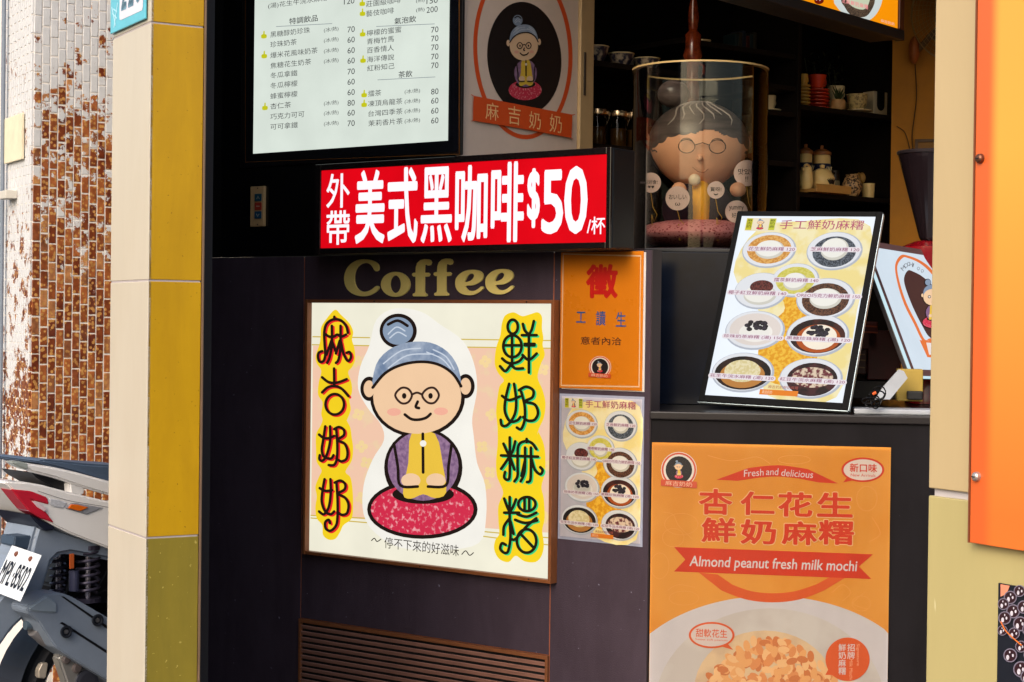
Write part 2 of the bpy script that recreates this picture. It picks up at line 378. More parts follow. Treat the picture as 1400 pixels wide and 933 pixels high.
# ================================================================== OLD TILED PILLAR ON THE LEFT
OC = ray(44, 300, 6.7); OC.z = 0
OSIDE = Frame(OC, R(30)); OFRONT = Frame(OC, -R(60))
def tile_mat(name, painted):
    m = bpy.data.materials.new(name); m.use_nodes = True
    n, l = m.node_tree.nodes, m.node_tree.links; b = n['Principled BSDF']
    oi = n.new('ShaderNodeObjectInfo'); geo = n.new('ShaderNodeNewGeometry'); sx = n.new('ShaderNodeSeparateXYZ'); l.new(geo.outputs['Position'], sx.inputs[0])
    base = n.new('ShaderNodeValToRGB'); cr = base.color_ramp
    for i, (p, c) in enumerate([(0, (120, 54, 28)), (.3, (146, 80, 42)), (.55, (180, 106, 58)), (.8, (106, 48, 34)), (1, (206, 146, 94))]):
        e = cr.elements[i] if i < 2 else cr.elements.new(p); e.position = p; e.color = (*lin(c), 1)
    l.new(oi.outputs['Random'], base.inputs[0])
    vo = n.new('ShaderNodeTexVoronoi'); vo.inputs['Scale'].default_value = 62; vo.feature = 'F1'; l.new(geo.outputs['Position'], vo.inputs['Vector'])
    vr = n.new('ShaderNodeValToRGB'); vr.color_ramp.elements[0].position = .36; vr.color_ramp.elements[1].position = .44
    vr.color_ramp.elements[0].color = (1, 1, 1, 1); vr.color_ramp.elements[1].color = (0, 0, 0, 1); l.new(vo.outputs['Distance'], vr.inputs[0])
    mx = n.new('ShaderNodeMixRGB'); mx.inputs[2].default_value = (*lin((202, 150, 86)), 1); l.new(vr.outputs[0], mx.inputs[0]); l.new(base.outputs[0], mx.inputs[1])
    n2 = n.new('ShaderNodeTexNoise'); n2.inputs['Scale'].default_value = 40; n2.inputs['Detail'].default_value = 5; l.new(geo.outputs['Position'], n2.inputs['Vector'])
    m2 = n.new('ShaderNodeMixRGB'); m2.blend_type = 'MULTIPLY'; m2.inputs[0].default_value = .6
    r3 = n.new('ShaderNodeValToRGB'); r3.color_ramp.elements[0].position = .35; r3.color_ramp.elements[0].color = (.34, .22, .22, 1); r3.color_ramp.elements[1].position = .6
    l.new(n2.outputs[0], r3.inputs[0]); l.new(mx.outputs[0], m2.inputs[1]); l.new(r3.outputs[0], m2.inputs[2])
    # old white paint still sticking: more of it higher up
    n3 = n.new('ShaderNodeTexNoise'); n3.inputs['Scale'].default_value = 16; n3.inputs['Detail'].default_value = 9; n3.inputs['Roughness'].default_value = .72; l.new(geo.outputs['Position'], n3.inputs['Vector'])
    n4 = n.new('ShaderNodeTexNoise'); n4.inputs['Scale'].default_value = 3.2; l.new(geo.outputs['Position'], n4.inputs['Vector'])
    mr = n.new('ShaderNodeMapRange')
    if painted: mr.inputs[1].default_value, mr.inputs[2].default_value, mr.inputs[3].default_value, mr.inputs[4].default_value = 1.0, 2.7, -.06, .13
    else: mr.inputs[1].default_value, mr.inputs[2].default_value, mr.inputs[3].default_value, mr.inputs[4].default_value = 1.35, 2.75, -.28, .16
    l.new(sx.outputs[2], mr.inputs[0])
    ad = n.new('ShaderNodeMath'); ad.operation = 'ADD'; l.new(n3.outputs[0], ad.inputs[0]); l.new(mr.outputs[0], ad.inputs[1])
    m4 = n.new('ShaderNodeMath'); m4.operation = 'MULTIPLY_ADD'; m4.inputs[1].default_value = .45; m4.inputs[2].default_value = -.22; l.new(n4.outputs[0], m4.inputs[0])
    a2 = n.new('ShaderNodeMath'); a2.operation = 'ADD'; l.new(ad.outputs[0], a2.inputs[0]); l.new(m4.outputs[0], a2.inputs[1])
    oj = n.new('ShaderNodeMath'); oj.operation = 'MULTIPLY_ADD'; oj.inputs[1].default_value = .12; oj.inputs[2].default_value = -.06; l.new(oi.outputs['Random'], oj.inputs[0])
    a3 = n.new('ShaderNodeMath'); a3.operation = 'ADD'; l.new(a2.outputs[0], a3.inputs[0]); l.new(oj.outputs[0], a3.inputs[1])
    pr = n.new('ShaderNodeValToRGB'); pr.color_ramp.elements[0].position = .47; pr.color_ramp.elements[1].position = .485; l.new(a3.outputs[0], pr.inputs[0])
    wt = n.new('ShaderNodeMixRGB'); wt.inputs[1].default_value = (*lin((196, 197, 199)), 1); wt.inputs[2].default_value = (*lin((222, 222, 224)), 1); l.new(n2.outputs[0], wt.inputs[0])
    m5 = n.new('ShaderNodeMixRGB'); l.new(pr.outputs[0], m5.inputs[0]); l.new(m2.outputs[0], m5.inputs[1]); l.new(wt.outputs[0], m5.inputs[2])
    l.new(m5.outputs[0], b.inputs['Base Color'])
    rr = n.new('ShaderNodeMapRange'); rr.inputs[3].default_value = .3; rr.inputs[4].default_value = .7; l.new(pr.outputs[0], rr.inputs[0]); l.new(rr.outputs[0], b.inputs['Roughness'])
    bp = n.new('ShaderNodeBump'); bp.inputs['Strength'].default_value = .5; bp.inputs['Distance'].default_value = .002; l.new(a3.outputs[0], bp.inputs['Height']); l.new(bp.outputs[0], b.inputs['Normal'])
    return m
TP = Thing('tiled_pillar', 'old pillar of small brown mosaic tiles with flaking white paint, behind the scooter', 'pillar', OSIDE, (.2, .15, 0))
GROUT = mat((226, 220, 214), .85, noise=.12, scale=60, bump=.3)
wS = OSIDE.pt(212, 300)[0]; wF = -OFRONT.pt(8, 300)[0]
TP.box('pillar_core', 0.003, wS, -.0022, .9, 0, 3.3, GROUT)
core2 = box_geo(-wF, -.003, -.0022, .9, 0, 3.3)
# the street-facing half of the core is in the other plane
TP.add('street_side_core', ([OSIDE.I @ (OFRONT.M @ v) for v in core2[0]], core2[1]), GROUT)
TM = tile_mat('glazed_mosaic_tile', False); TM2 = tile_mat('painted_mosaic_tile', True)
pw = (OSIDE.pt(155, 400)[0] - OSIDE.pt(44, 400)[0]) / 10.15
ph = OSIDE.pt(100, 380)[1] - OSIDE.pt(100, 405.4)[1]
tw, th = pw - .0042, ph - .0055
tv, tf = box_geo(-tw / 2, tw / 2, -.004, .004, -th / 2, th / 2, .0015)
tme = bpy.data.meshes.new('tile'); tme.from_pydata([tuple(v) for v in tv], [], tf); tme.materials.append(TM)
zt = OSIDE.pt(100, -12)[1]; zb = OSIDE.pt(100, 700)[1]
cand = []
ncol = int(wS / pw)
for c in range(ncol):
    z = zt - (ph / 2 if c % 2 else 0) - c * .004
    while z > .05:
        x = (c + .5) * pw
        vis = z > zb and x < OSIDE.pt(156, 300)[0]
        cand.append((0 if vis else 1, -z, x, z, vis)); z -= ph
cand.sort(key=lambda a: (a[0], a[1]))
rest = []
for i, (k, _, x, z, vis) in enumerate(cand):
    y = random.uniform(-.0006, .0006)
    if i < 298 and vis:
        t = bpy.data.objects.new('tile', tme); COL.objects.link(t); t.parent = TP.root
        t.location = Vector((x + random.uniform(-.0007, .0007), y, z + random.uniform(-.001, .001))) - TP.c
        t.rotation_euler = (random.uniform(-.01, .01), random.uniform(-.012, .012), random.uniform(-.01, .01))
    else: rest.append(([v + Vector((x, y, z)) for v in tv], tf))
# the street-facing side: small tiles too, too narrow in view to pick apart
rest2 = []
c2 = 0; x = -pw * .5
while x > -wF:
    z = 2.75 - (ph / 2 if c2 % 2 else 0)
    while z > .35:
        V = [OSIDE.I @ (OFRONT.M @ (v + Vector((x, -.001, z)))) for v in box_geo(-tw / 2, tw / 2, -.004, .004, -th / 2, th / 2)[0]]
        rest2.append((V, box_geo(0, 1, 0, 1, 0, 1)[1])); z -= ph
    x -= pw; c2 += 1
if rest: TP.add('lower_tiles', join(*rest), TM, kind='stuff')
TP.add('street_side_tiles', join(*rest2), TM2, kind='stuff')
TPs = Thing('notice_board', 'blank cream board fixed on the white flaking side of the tiled pillar', 'board', OFRONT, (0, 0, 0))
TPs.pbox('board', 5.5, 29, 159, 221, -.02, -.008, mat((226, 216, 188), .6), .002)
CL = Thing('wall_clamp', 'small pale bracket and clamp at the far left edge of the painted pillar', 'bracket', OFRONT)
CL.pbox('clamp', -2, 8, 261, 272, -.05, -.006, mat((205, 200, 190), .5), .002)
pv = OFRONT.pt(1, 300, -.03)[0]
CL.add('conduit', tube_geo([(pv, -.025, 0.3), (pv, -.025, 3.2)], .009), mat((120, 130, 145), .5))
BD = ray(-40, 300, 10); BD.z = 0
BK = Thing('roller_shutter', 'dark blue shutter seen past the left edge of the painted pillar', 'shutter', Frame(BD, -R(20)))
BKm = mat((22, 40, 72), .5, noise=.3, scale=3)
for k in range(26): BK.box('slat', -2.5, .9, -.01 - .012 * (k % 2), .02, k * .12, k * .12 + .117, BKm)

# ================================================================== CREAM AND GOLD PILLARS
M_CREAM = mat((203, 193, 176), .32, noise=.05, scale=3, bump=.06, bscale=60, name='cream_tile', stretch=(1, 1, .25), grime=(9, .16, (178, 160, 134)))
M_CREAM2 = mat((196, 184, 128), .34, noise=.06, scale=4, bump=.06, bscale=60, name='olive_cream_tile', stretch=(1, 1, .2), speck=((214, 204, 160), 70, .70))
M_GOLD = mat((192, 148, 6), .3, noise=.08, scale=5, name='gold_tile', grime=(8, .35, (156, 114, 8)), speck=((120, 84, 6), 140, .70))
M_GOLD_SHEEN = mat((136, 120, 40), .32, noise=.08, scale=5, name='gold_tile_sheen', grime=(8, .5, (108, 96, 34)), speck=((176, 160, 84), 90, .68))  # lowest gold tile, its olive gloss reflection put into the colour
M_JOINT = mat((176, 166, 168), .8, noise=.1, scale=60)
PW = .215; GW = SIDE.pt(275, 400)[0]
LP = Thing('left_pillar', 'arcade pillar with cream street face and gold side tiles, left of the shop front', 'pillar', STREET, (-.1, .05, 0))
wl_ = -STREET.pt(151.5, 400)[0] + .003
LP.box('pillar_core', -wl_ + .004, -.002, .0015, GW - .002, -.1, 3.28, M_JOINT)
joints = [STREET.pt(202, y)[1] for y in (33.5, 384.8, 738.4)]
tl = joints[1] - joints[2]
zs = [joints[0] + tl, joints[0], joints[1], joints[2], joints[2] - tl]
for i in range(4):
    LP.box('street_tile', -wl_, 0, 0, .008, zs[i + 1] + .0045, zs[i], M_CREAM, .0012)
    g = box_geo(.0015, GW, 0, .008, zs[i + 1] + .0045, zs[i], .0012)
    LP.add('side_tile', ([STREET.I @ (SIDE.M @ v) for v in g[0]], g[1]), M_GOLD_SHEEN if i == 3 else M_GOLD, label='gold side tile with olive sheen painted in' if i == 3 else None)
g = box_geo(GW + .001, GW + .006, -.004, .02, 0, 3.28, .001)
LP.add('edge_trim', ([STREET.I @ (SIDE.M @ v) for v in g[0]], g[1]), mat((128, 104, 84), .35, metal=.3))
# house number plate
HN = Thing('house_number_plate', 'cyan and white enamel house number plate 220 high on the left pillar', 'number plate', STREET, (-.1, -.01, 2.1))
HN.y = -.008
a = STREET.pt(155, 48)[0]; b_ = STREET.pt(202.5, 30)[0]; zb0 = joints[0] + .012
HN.box('plate', a, b_, -.008, -.003, zb0, zb0 + .16, mat((92, 190, 212), .3, coat=.3), .0018)
HN.T = lambda u, v: (a + (b_ - a) * u, zb0 + .16 * v)
def rrect(x0, x1, y0, y1, rx, ry):
    o = []
    for cx, cy, a0 in ((x1 - rx, y1 - ry, 0), (x0 + rx, y1 - ry, 90), (x0 + rx, y0 + ry, 180), (x1 - rx, y0 + ry, 270)):
        for k in range(6): t = R(a0 + 18 * k); o.append((cx + rx * math.cos(t), cy + ry * math.sin(t)))
    return o
HN.poly('white_field', rrect(.28, .95, .14, .93, .04, .06), mat((226, 222, 234), .35), 1)
def txt_uv(T_, s_, x0, x1, z0, z1, m, layer, bold=0.):
    V2, Fc = text_geo(s_, bold); xs = [v[0] for v in V2]; ys = [v[1] for v in V2]; A, B, C, D = min(xs), max(xs), min(ys), max(ys)
    V = []
    for x, y in V2:
        X, Z = T_.T(x0 + (x - A) / (B - A) * (x1 - x0), z0 + (y - C) / (D - C) * (z1 - z0)); V.append(Vector((X, T_.y - layer * LAY, Z)))
    return T_.add('lettering', (V, Fc), m)
NB = mat((140, 182, 206), .4)
for k, ch in enumerate('220'): txt_uv(HN, ch, .33 + .2 * k, .49 + .2 * k, .27, .86, NB, 2, .03)
PALEB = mat((176, 222, 238), .4)
txt_uv(HN, '號', .08, .22, .52, .62, PALEB, 1, .01); txt_uv(HN, '街', .08, .22, .70, .80, PALEB, 1, .01)
HN.stroke('leaf_emblem', [[(.05, .40), (.12, .22), (.16, .10)], [(.22, .42), (.17, .25), (.12, .08)], [(.10, .36), (.2, .3)], [(.07, .3), (.2, .2)]], .022, PALEB, 1)

M_CREAM_SHADED = mat((190, 168, 128), .32, noise=.05, scale=3, bump=.06, bscale=60, name='shaded_cream_tile', stretch=(1, 1, .25), grime=(12, .16, (168, 146, 108)))  # same cream tile as the left pillar, darkened to paint in shade
M_CREAM2 = mat((182, 168, 116), .34, noise=.06, scale=4, bump=.06, bscale=60, name='shaded_olive_tile', stretch=(1, 1, .2), grime=(12, .2, (160, 146, 98)), speck=((204, 194, 150), 70, .70))  # lower course, shade put into the colour as above
RPm = STREET.pt(1272, 500)[0]
RP = Thing('right_pillar', 'cream tiled arcade pillar at the right edge carrying the big orange sign', 'pillar', STREET, (RPm + .2, .05, 0))
zj = STREET.pt(1298, 676)[1]
RP.box('pillar_core', RPm + .004, RPm + .5, .005, .13, -.1, 3.28, mat((184, 178, 182), .75, noise=.05))
for z0, z1, mm in ((zj + .004, zj + .6, M_CREAM_SHADED), (zj + .6035, zj + 1.2, M_CREAM_SHADED), (zj - .6, zj - .004, M_CREAM2), (zj - 1.15, zj - .6035, M_CREAM2)):
    RP.box('street_tile', RPm, RPm + .52, 0, .008, z0, z1, mm, .0012, label='olive cream tile' if mm is M_CREAM2 else None)
    g = box_geo(.0, .13, 0, .008, z0, z1, .001)
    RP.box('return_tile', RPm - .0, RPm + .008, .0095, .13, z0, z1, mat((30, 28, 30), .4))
# big orange sign: colours run from red at the left edge and foot to yellow orange
def orange_gradient():
    m = bpy.data.materials.new('orange_sign_gradient'); m.use_nodes = True
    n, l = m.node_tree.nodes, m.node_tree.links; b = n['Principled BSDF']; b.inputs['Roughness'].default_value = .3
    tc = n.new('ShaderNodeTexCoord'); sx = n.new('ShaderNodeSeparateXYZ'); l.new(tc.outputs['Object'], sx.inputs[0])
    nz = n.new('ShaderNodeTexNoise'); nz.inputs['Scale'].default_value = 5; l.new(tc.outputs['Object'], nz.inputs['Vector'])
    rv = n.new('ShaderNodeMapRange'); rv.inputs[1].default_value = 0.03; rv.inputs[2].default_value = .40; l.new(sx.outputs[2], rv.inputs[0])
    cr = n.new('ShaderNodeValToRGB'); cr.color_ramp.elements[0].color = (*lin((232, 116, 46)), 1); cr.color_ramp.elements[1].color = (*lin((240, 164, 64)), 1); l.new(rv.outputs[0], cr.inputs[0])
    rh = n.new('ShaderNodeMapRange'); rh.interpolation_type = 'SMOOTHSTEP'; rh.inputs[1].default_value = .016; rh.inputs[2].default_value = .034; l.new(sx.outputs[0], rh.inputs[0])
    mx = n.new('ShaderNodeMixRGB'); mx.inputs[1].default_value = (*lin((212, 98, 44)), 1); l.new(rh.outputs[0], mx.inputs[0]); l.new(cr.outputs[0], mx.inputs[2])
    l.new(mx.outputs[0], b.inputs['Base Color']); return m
ox, oz = STREET.pt(1329, 500, -.012)[0], STREET.pt(1324, 742, -.012)[1]
OS = Thing('orange_sign', 'large plain orange sign panel screwed to the right pillar', 'sign', STREET, (ox, -.012, oz))
OS.box('panel', ox, ox + .5, -.012, -.001, oz, oz + 1.3, orange_gradient(), .001)
OS.box('panel_edge', ox - .0018, ox, -.013, -.0005, oz, oz + 1.3, mat((120, 70, 44), .5))
for px, py, c in ((1339, 217, (120, 78, 60)), (1334, 652, (190, 180, 175))):
    x, z = STREET.pt(px, py, -.014)
    scr = OS.add('screw', lathe_geo([(.0001, -.0175), (.003, -.017), (.0045, -.0155), (.0052, -.012)], 16, (x, 0, z), 'Y'), mat(c, .35, metal=.7))
    OS.box('screw_slot', x - .002, x + .002, -.0182, -.0176, z - .0005, z + .0005, mat((40, 30, 28), .6), parent=scr)
fx0, fz1 = STREET.pt(1367, 860)[0], STREET.pt(1368, 797)[1]
FP = Thing('pearl_photo_poster', 'dark photo poster of glossy black tapioca pearls, low on right pillar', 'poster', STREET, (fx0, -.002, fz1 - .1))
FP.y = -.003
FP.box('sheet', fx0, fx0 + .2, -.003, -.0005, fz1 - .3, fz1, mat((24, 26, 36), .4, noise=.2, scale=60))
FP.poly('peach_corner', [(1368.5, 799), (1381, 801), (1377, 812), (1368.5, 816)], mat((224, 142, 112), .4), 1)
rng = random.Random(5)
PB, PHL, PRM = mat((50, 26, 32), .35, noise=.4, scale=300), mat((206, 200, 212), .4, noise=.2, scale=300), mat((120, 112, 130), .4)
gp, gr, gh = [], [], []; li = 0
pearls = [(1382, 817, 9), (1386, 836, 9.5), (1396, 853, 10), (1373, 826, 8), (1375, 845, 9), (1372, 862, 7), (1388, 866, 8), (1383, 896, 9.5), (1398, 915, 11), (1398, 884, 8), (1396, 808, 8), (1402, 830, 9), (1410, 860, 10), (1412, 895, 10), (1415, 812, 9), (1408, 925, 10)]
for cx, cy, r_ in pearls:
    li += 1
    y_ = 1 + li * .25
    c0 = [(cx + r_ * math.cos(t * .35), cy + r_ * 1.02 * math.sin(t * .35)) for t in range(18)]
    gr.append(FP.flat_geo([c0], y_)); c1 = [(cx + (x - cx) * .84, cy + (y - cy) * .84) for x, y in c0]; gp.append(FP.flat_geo([c1], y_ + .08))
    for dx, dy, q in ((-.3, .3, .32), (.32, .02, .2), (0, -.45, .14)):
        dx += rng.uniform(-.1, .1); gh.append(FP.flat_geo([[(cx + dx * r_ + r_ * q * .7 * math.cos(t * .7), cy + dy * r_ + r_ * q * 1.2 * math.sin(t * .7)) for t in range(9)]], y_ + .14))
for g_, g2 in zip(gr, gp): pp_ = FP.add('pearl_picture', g2, PB); FP.add('pearl_rim', g_, PRM, pp_)
FP.add('highlights', join(*gh), PHL, kind='stuff')
FP.stroke('orange_streak', [[(1372, 850), (1380, 864), (1400, 882)]], 1.6, mat((230, 120, 50), .4), 6)

# ================================================================== ANGLED SHOP FRONT WALL
M_WALL = mat((64, 53, 63), .5, spec=.22, noise=.14, scale=7, bump=.25, bscale=260, name='dark_laminate', speck=((130, 128, 146), 60, .715), grime=(7, .5, (80, 68, 80)))
M_BLACK = mat((10, 10, 13), .12, noise=.1, spec=.35, name='black_gloss_panel')
M_SEAM = mat((168, 98, 66), .5, noise=.2, scale=60)
def wx(px, y=600): return WALL.pt(px, y)[0]
def wz(py, px=585): return WALL.pt(px, py)[1]
FRN = Thing('shop_front_wall', 'dark brown laminate shop front wall at an angle, under the red sign', 'wall', WALL, (-.9, .05, 0))
xl0 = wx(262, 500); zt0 = wz(348, 660)
FRN.box('backing', xl0, -.004, .0022, .02, 0, zt0, M_SEAM)
FRN.box('end_trim', -.0008, .003, .0, .05, 0, zt0 + .004, mat((44, 34, 38), .5), .001)
FRN.box('inner_lining', xl0, -.004, .0205, .05, 0, zt0, mat((30, 24, 28), .6))
x1_, x2_ = wx(413.5, 600), wx(754.5, 600)
for a0, a1 in ((xl0, x1_ - .002), (x1_ + .002, x2_ - .0018), (x2_ + .0018, -.001)):
    if a0 == x1_ + .002:
        zv = wz(871, 580)
        FRN.box('wall_panel', a0, a1, 0, .0021, zv + .002, zt0 + .004, M_WALL, .001)
    else: FRN.box('wall_panel', a0, a1, 0, .0021, 0, zt0 + .004, M_WALL, .001)
xk = wx(627, 100)
FRN.box('upper_panel', xl0, xk, .0, .09, zt0 + .0045, 3.28, M_BLACK, .001, label='black gloss upper panel')
FRN.box('dark_post', xl0 - .005, wx(287, 500), -.05, .0, 0, 3.28, mat((14, 13, 18), .4), .002, label='black corner post')
sw = struct('passage_wall', join(fbox(Frame(WALL.M @ Vector((xl0, 0, 0)), math.atan2((SIDE.M @ Vector((GW, 0, 0)) - WALL.M @ Vector((xl0, 0, 0))).y, (SIDE.M @ Vector((GW, 0, 0)) - WALL.M @ Vector((xl0, 0, 0))).x)), .05, 2.0, 0, .03, 0, 3.28, 0)), mat((28, 24, 28), .6))

# ---- vent
VT = Thing('louvre_vent', 'brown wooden louvre vent at the foot of the dark shop front', 'vent', WALL, ((x1_ + x2_) / 2, 0, .3))
M_WOODF = mat((128, 78, 48), .5, noise=.3, scale=30, stretch=(1, 1, 8), name='red_brown_wood'); M_SLAT = mat((158, 114, 100), .5, noise=.25, scale=20, stretch=(.6, 4, 4))
VT.box('recess', x1_ + .002, x2_ - .002, .0012, .0021, .0, zv, mat((12, 9, 10), .8))
VT.box('frame_top', x1_, x2_, -.010, .0011, zv - .012, zv, M_WOODF, .001)
VT.box('frame_side', x1_, x1_ + .01, -.0095, .0011, 0.02, zv - .0125, M_WOODF, .001)
VT.box('frame_side', x2_ - .01, x2_, -.0095, .0011, .02, zv - .0125, M_WOODF, .001)
sl = box_geo(x1_ + .0105, x2_ - .0105, -.001, .0005, -.0135, .0135)
pz = zv - .027; 
smesh = None
while pz > .04:
    rotm = Matrix.Rotation(R(24), 3, 'X'); V, Fc = box_geo(x1_ + .0105, x2_ - .0105, -.0018, .0018, -.0066, .0066, .0006)
    if smesh is None:
        o = VT.add('slat', ([rotm @ v + Vector((0, -.0045, 0)) + Vector((0, 0, VT.c.z)) for v in V], Fc), M_SLAT); smesh = o.data
    else:
        o = bpy.data.objects.new('slat', smesh); COL.objects.link(o); o.parent = VT.root
    o.location.z = pz - VT.c.z; pz -= .0205

# ---- generic grandmother picture (a plain stand-in figure)
def figure(t, cx, cy, s, e=0, layer=3, tint=1., simple=False, parent=None, halo=None, sx=1.):
    """simple drawing of an elderly woman with a hair bun sitting on a cushion; units: 1 = s px"""
    def C(c): return tuple(int(v * tint) for v in c)
    def pm(c, **k): return glow(C(c), e) if e else mat(C(c), .5, noise=.04)
    P = lambda L: [(cx + (x - 405) * s * sx, cy + (y - 420) * s) for x, y in L]
    BLK = (36, 26, 22); SK = (248, 208, 168); n = 14 if simple else 36
    def E(nm, x, y, rx, ry, c, ly, **k): return t.ell(nm, cx + (x - 405) * s * sx, cy + (y - 420) * s, rx * s * sx, ry * s, c if not isinstance(c, tuple) else pm(c), ly, parent, n=n, **k)
    if halo: t.poly('figure_halo', P(spline([(262, 85), (240, 165), (212, 230), (205, 300), (235, 360), (275, 410), (285, 460), (250, 520), (222, 600), (222, 690), (260, 750), (340, 795), (470, 802), (580, 780), (603, 700), (600, 600), (575, 530), (565, 450), (560, 390), (575, 300), (565, 220), (530, 150), (460, 100), (400, 60), (320, 50)], True, 4)), halo, layer - .6, parent)
    L = layer
    outl = []
    for x, y, rx, ry in ((405, 675, 172, 92), (408, 545, 122, 122), (390, 325, 148, 126), (240, 300, 28, 38), (540, 292, 28, 38), (330, 120, 58, 54)):
        L2 = L + len(outl) * .12
        outl.append(t.flat_geo([[(cx + (x + rx * math.cos(2 * math.pi * i / n) - 405) * s * sx, cy + (y + ry * math.sin(2 * math.pi * i / n) - 420) * s) for i in range(n)]], L2))
    t.add('figure_outline', join(*outl), pm(BLK), parent)
    L += 1
    E('cushion', 405, 675, 160, 80, mottled(C((218, 46, 78)), C((248, 170, 176)), 60 / max(s * 2.2, .2), .6, e=e), L)
    E('skirt_shadow', 408, 628, 96, 30, BLK, L + .3)
    E('jacket', 408, 540, 110, 108, (140, 106, 140) if simple else mottled(C((124, 92, 128)), C((164, 128, 160)), 70, .5, e=e, soft=.15), L + .6)
    t.poly('shirt', P(spline([(372, 440), (445, 440), (470, 540), (480, 622), (445, 640), (408, 628), (370, 642), (345, 625), (362, 530)], True, 3)), pm((242, 200, 70)), L + 1, parent)
    E('hand', 370, 585, 30, 22, SK, L + 1.6); E('hand', 448, 585, 30, 22, SK, L + 1.6)
    E('ear', 240, 300, 17, 26, SK, L + .8); E('ear', 540, 292, 17, 26, SK, L + .8)
    E('face', 390, 325, 137, 115, SK, L + 1.8)
    E('hair_bun', 330, 120, 47, 43, (140, 158, 182), L + 1.8)
    t.poly('hair', P(spline([(252, 292), (262, 225), (300, 180), (360, 156), (430, 156), (485, 185), (518, 235), (526, 292), (500, 250), (455, 222), (400, 214), (340, 224), (290, 250)], True, 3)), mottled(C((116, 136, 166)), C((178, 190, 208)), 26, .5, e=e, soft=.2) if not simple else pm((136, 154, 178)), L + 2.2, parent)
    if not simple:
        t.stroke('drawn_lines', [[(252, 292), (290, 250), (340, 224), (400, 214), (455, 222), (500, 250), (526, 292)]], 0, pm(BLK), L + 2) if 0 else None
        lw = 9 * s
        t.stroke('drawn_lines', [P([(252, 296), (290, 252), (340, 226), (400, 216), (455, 224), (500, 252), (527, 292)]), P([(300, 100), (330, 88), (360, 104)]), P([(352, 380), (372, 394), (395, 396), (418, 390), (432, 378)]), P([(392, 340), (386, 356), (396, 360)]),
                                   P([(318, 470), (330, 540), (338, 600), (392, 604)]), P([(498, 470), (488, 540), (480, 600), (424, 604)]), P([(408, 440), (409, 560)])], lw, pm(BLK), L + 3, parent)
        t.stroke('hair_strands', [P([(285, 222), (340, 182), (400, 174)]), P([(300, 236), (360, 196), (440, 192)]), P([(440, 178), (480, 200), (505, 240)]), P([(420, 186), (466, 206), (494, 236)]), P([(300, 130), (326, 108), (352, 120)]), P([(305, 142), (330, 124), (356, 136)])], 4 * s, pm((206, 216, 230)), L + 2.6, parent)
        t.stroke('glasses', [P([(322, 320), (340, 298), (362, 300), (374, 320), (362, 342), (340, 344), (322, 320)]), P([(406, 320), (422, 300), (444, 298), (458, 320), (444, 343), (422, 342), (406, 320)]), P([(374, 318), (390, 312), (406, 318)])], 7 * s, pm((60, 40, 34)), L + 3.2, parent)
        E('eye', 350, 322, 7, 9, BLK, L + 3.3); E('eye', 432, 322, 7, 9, BLK, L + 3.3)
        E('cheek', 318, 372, 22, 12, (250, 182, 158), L + 2.4); E('cheek', 464, 370, 22, 12, (250, 182, 158), L + 2.4)
        E('collar_button', 409, 470, 10, 10, (250, 246, 236), L + 3.4)
    else:
        E('glasses', 350, 322, 26, 22, BLK, L + 2.8); E('glasses', 432, 322, 26, 22, BLK, L + 2.8)
        E('lens', 350, 322, 17, 14, (238, 226, 214), L + 3.2); E('lens', 432, 322, 17, 14, (238, 226, 214), L + 3.2)

# ---- big square light box
LB = Thing('square_light_box', 'square lit picture box in a wooden frame with a seated grandmother on a red cushion', 'light box', WALL, (wx(585), 0, wz(600)))
bx0, bx1 = WALL.pt(415, 600, -.034)[0], WALL.pt(755, 600, -.034)[0]
bz1, bz0 = WALL.pt(585, 410, -.034)[1], WALL.pt(585, 778.5, -.034)[1]
WB = mat((132, 78, 44), .45, noise=.3, scale=26, stretch=(1, 1, 8), name='varnished_wood')
WB2 = mat((132, 78, 44), .45, noise=.3, scale=26, stretch=(8, 8, 1), name='varnished_wood_rail')
LB.box('frame_side', bx0, bx0 + .011, -.034, 0, bz0, bz1, WB2, .001); LB.box('frame_side', bx1 - .011, bx1, -.034, 0, bz0, bz1, WB2, .001)
LB.box('frame_rail', bx0 + .011, bx1 - .011, -.033, 0, bz0, bz0 + .011, WB, .001); LB.box('frame_rail', bx0 + .011, bx1 - .011, -.033, 0, bz1 - .011, bz1, WB, .001)
LE = .93
LB.box('lit_panel', bx0 + .0112, bx1 - .0112, -.012, -.001, bz0 + .0112, bz1 - .0112, glow((247, 243, 222), LE, .05, 5))
LB.y = -.012
q = 2.276
U = lambda L: [(400 + x / q, 400 + y / q) for x, y in L]
xi0, xi1 = WALL.pt(430, 600, -.012)[0], bx1 - .0112
def clipx(p): return p
LB.poly('peach_field', U([(64, 166), (806, 174), (800, 748), (58, 694)]), mottled((250, 206, 178), (247, 214, 176), 22, .6, e=LE), 1)
for g_ in [U([(64, 138), (240, 141)]), U([(520, 146), (806, 150)]), U([(62, 163), (240, 166)]), U([(520, 170), (806, 174)]), U([(58, 694), (250, 704)]), U([(572, 742), (800, 764)]), U([(58, 702), (250, 718)]), U([(572, 756), (798, 786)])]: LB.stroke('gold_line', [g_], 1.6, glow((214, 186, 84), LE), 1.4, smooth=False)
fl = []
for i, (x, y) in enumerate([(215, 480), (230, 530), (200, 215), (600, 215), (615, 560), (600, 600), (215, 640), (590, 480), (620, 380), (205, 380), (790, 540), (785, 700), (780, 240)]):
    for k in range(4): a = k * 1.57 + i; fl.append(LB.flat_geo([[(400 + (x + 11 * math.cos(a) + 9 * math.cos(t)) / q, 400 + (y + 11 * math.sin(a) + 9 * math.sin(t)) / q) for t in [j * .7 for j in range(9)]]], 1.5 + k * .05))
LB.add('flower_pattern', join(*fl), glow((248, 218, 160), LE), kind='stuff')
figure(LB, 400 + 405 / q, 400 + 420 / q, 1 / q, e=LE, layer=3, halo=glow((250, 247, 238), LE))
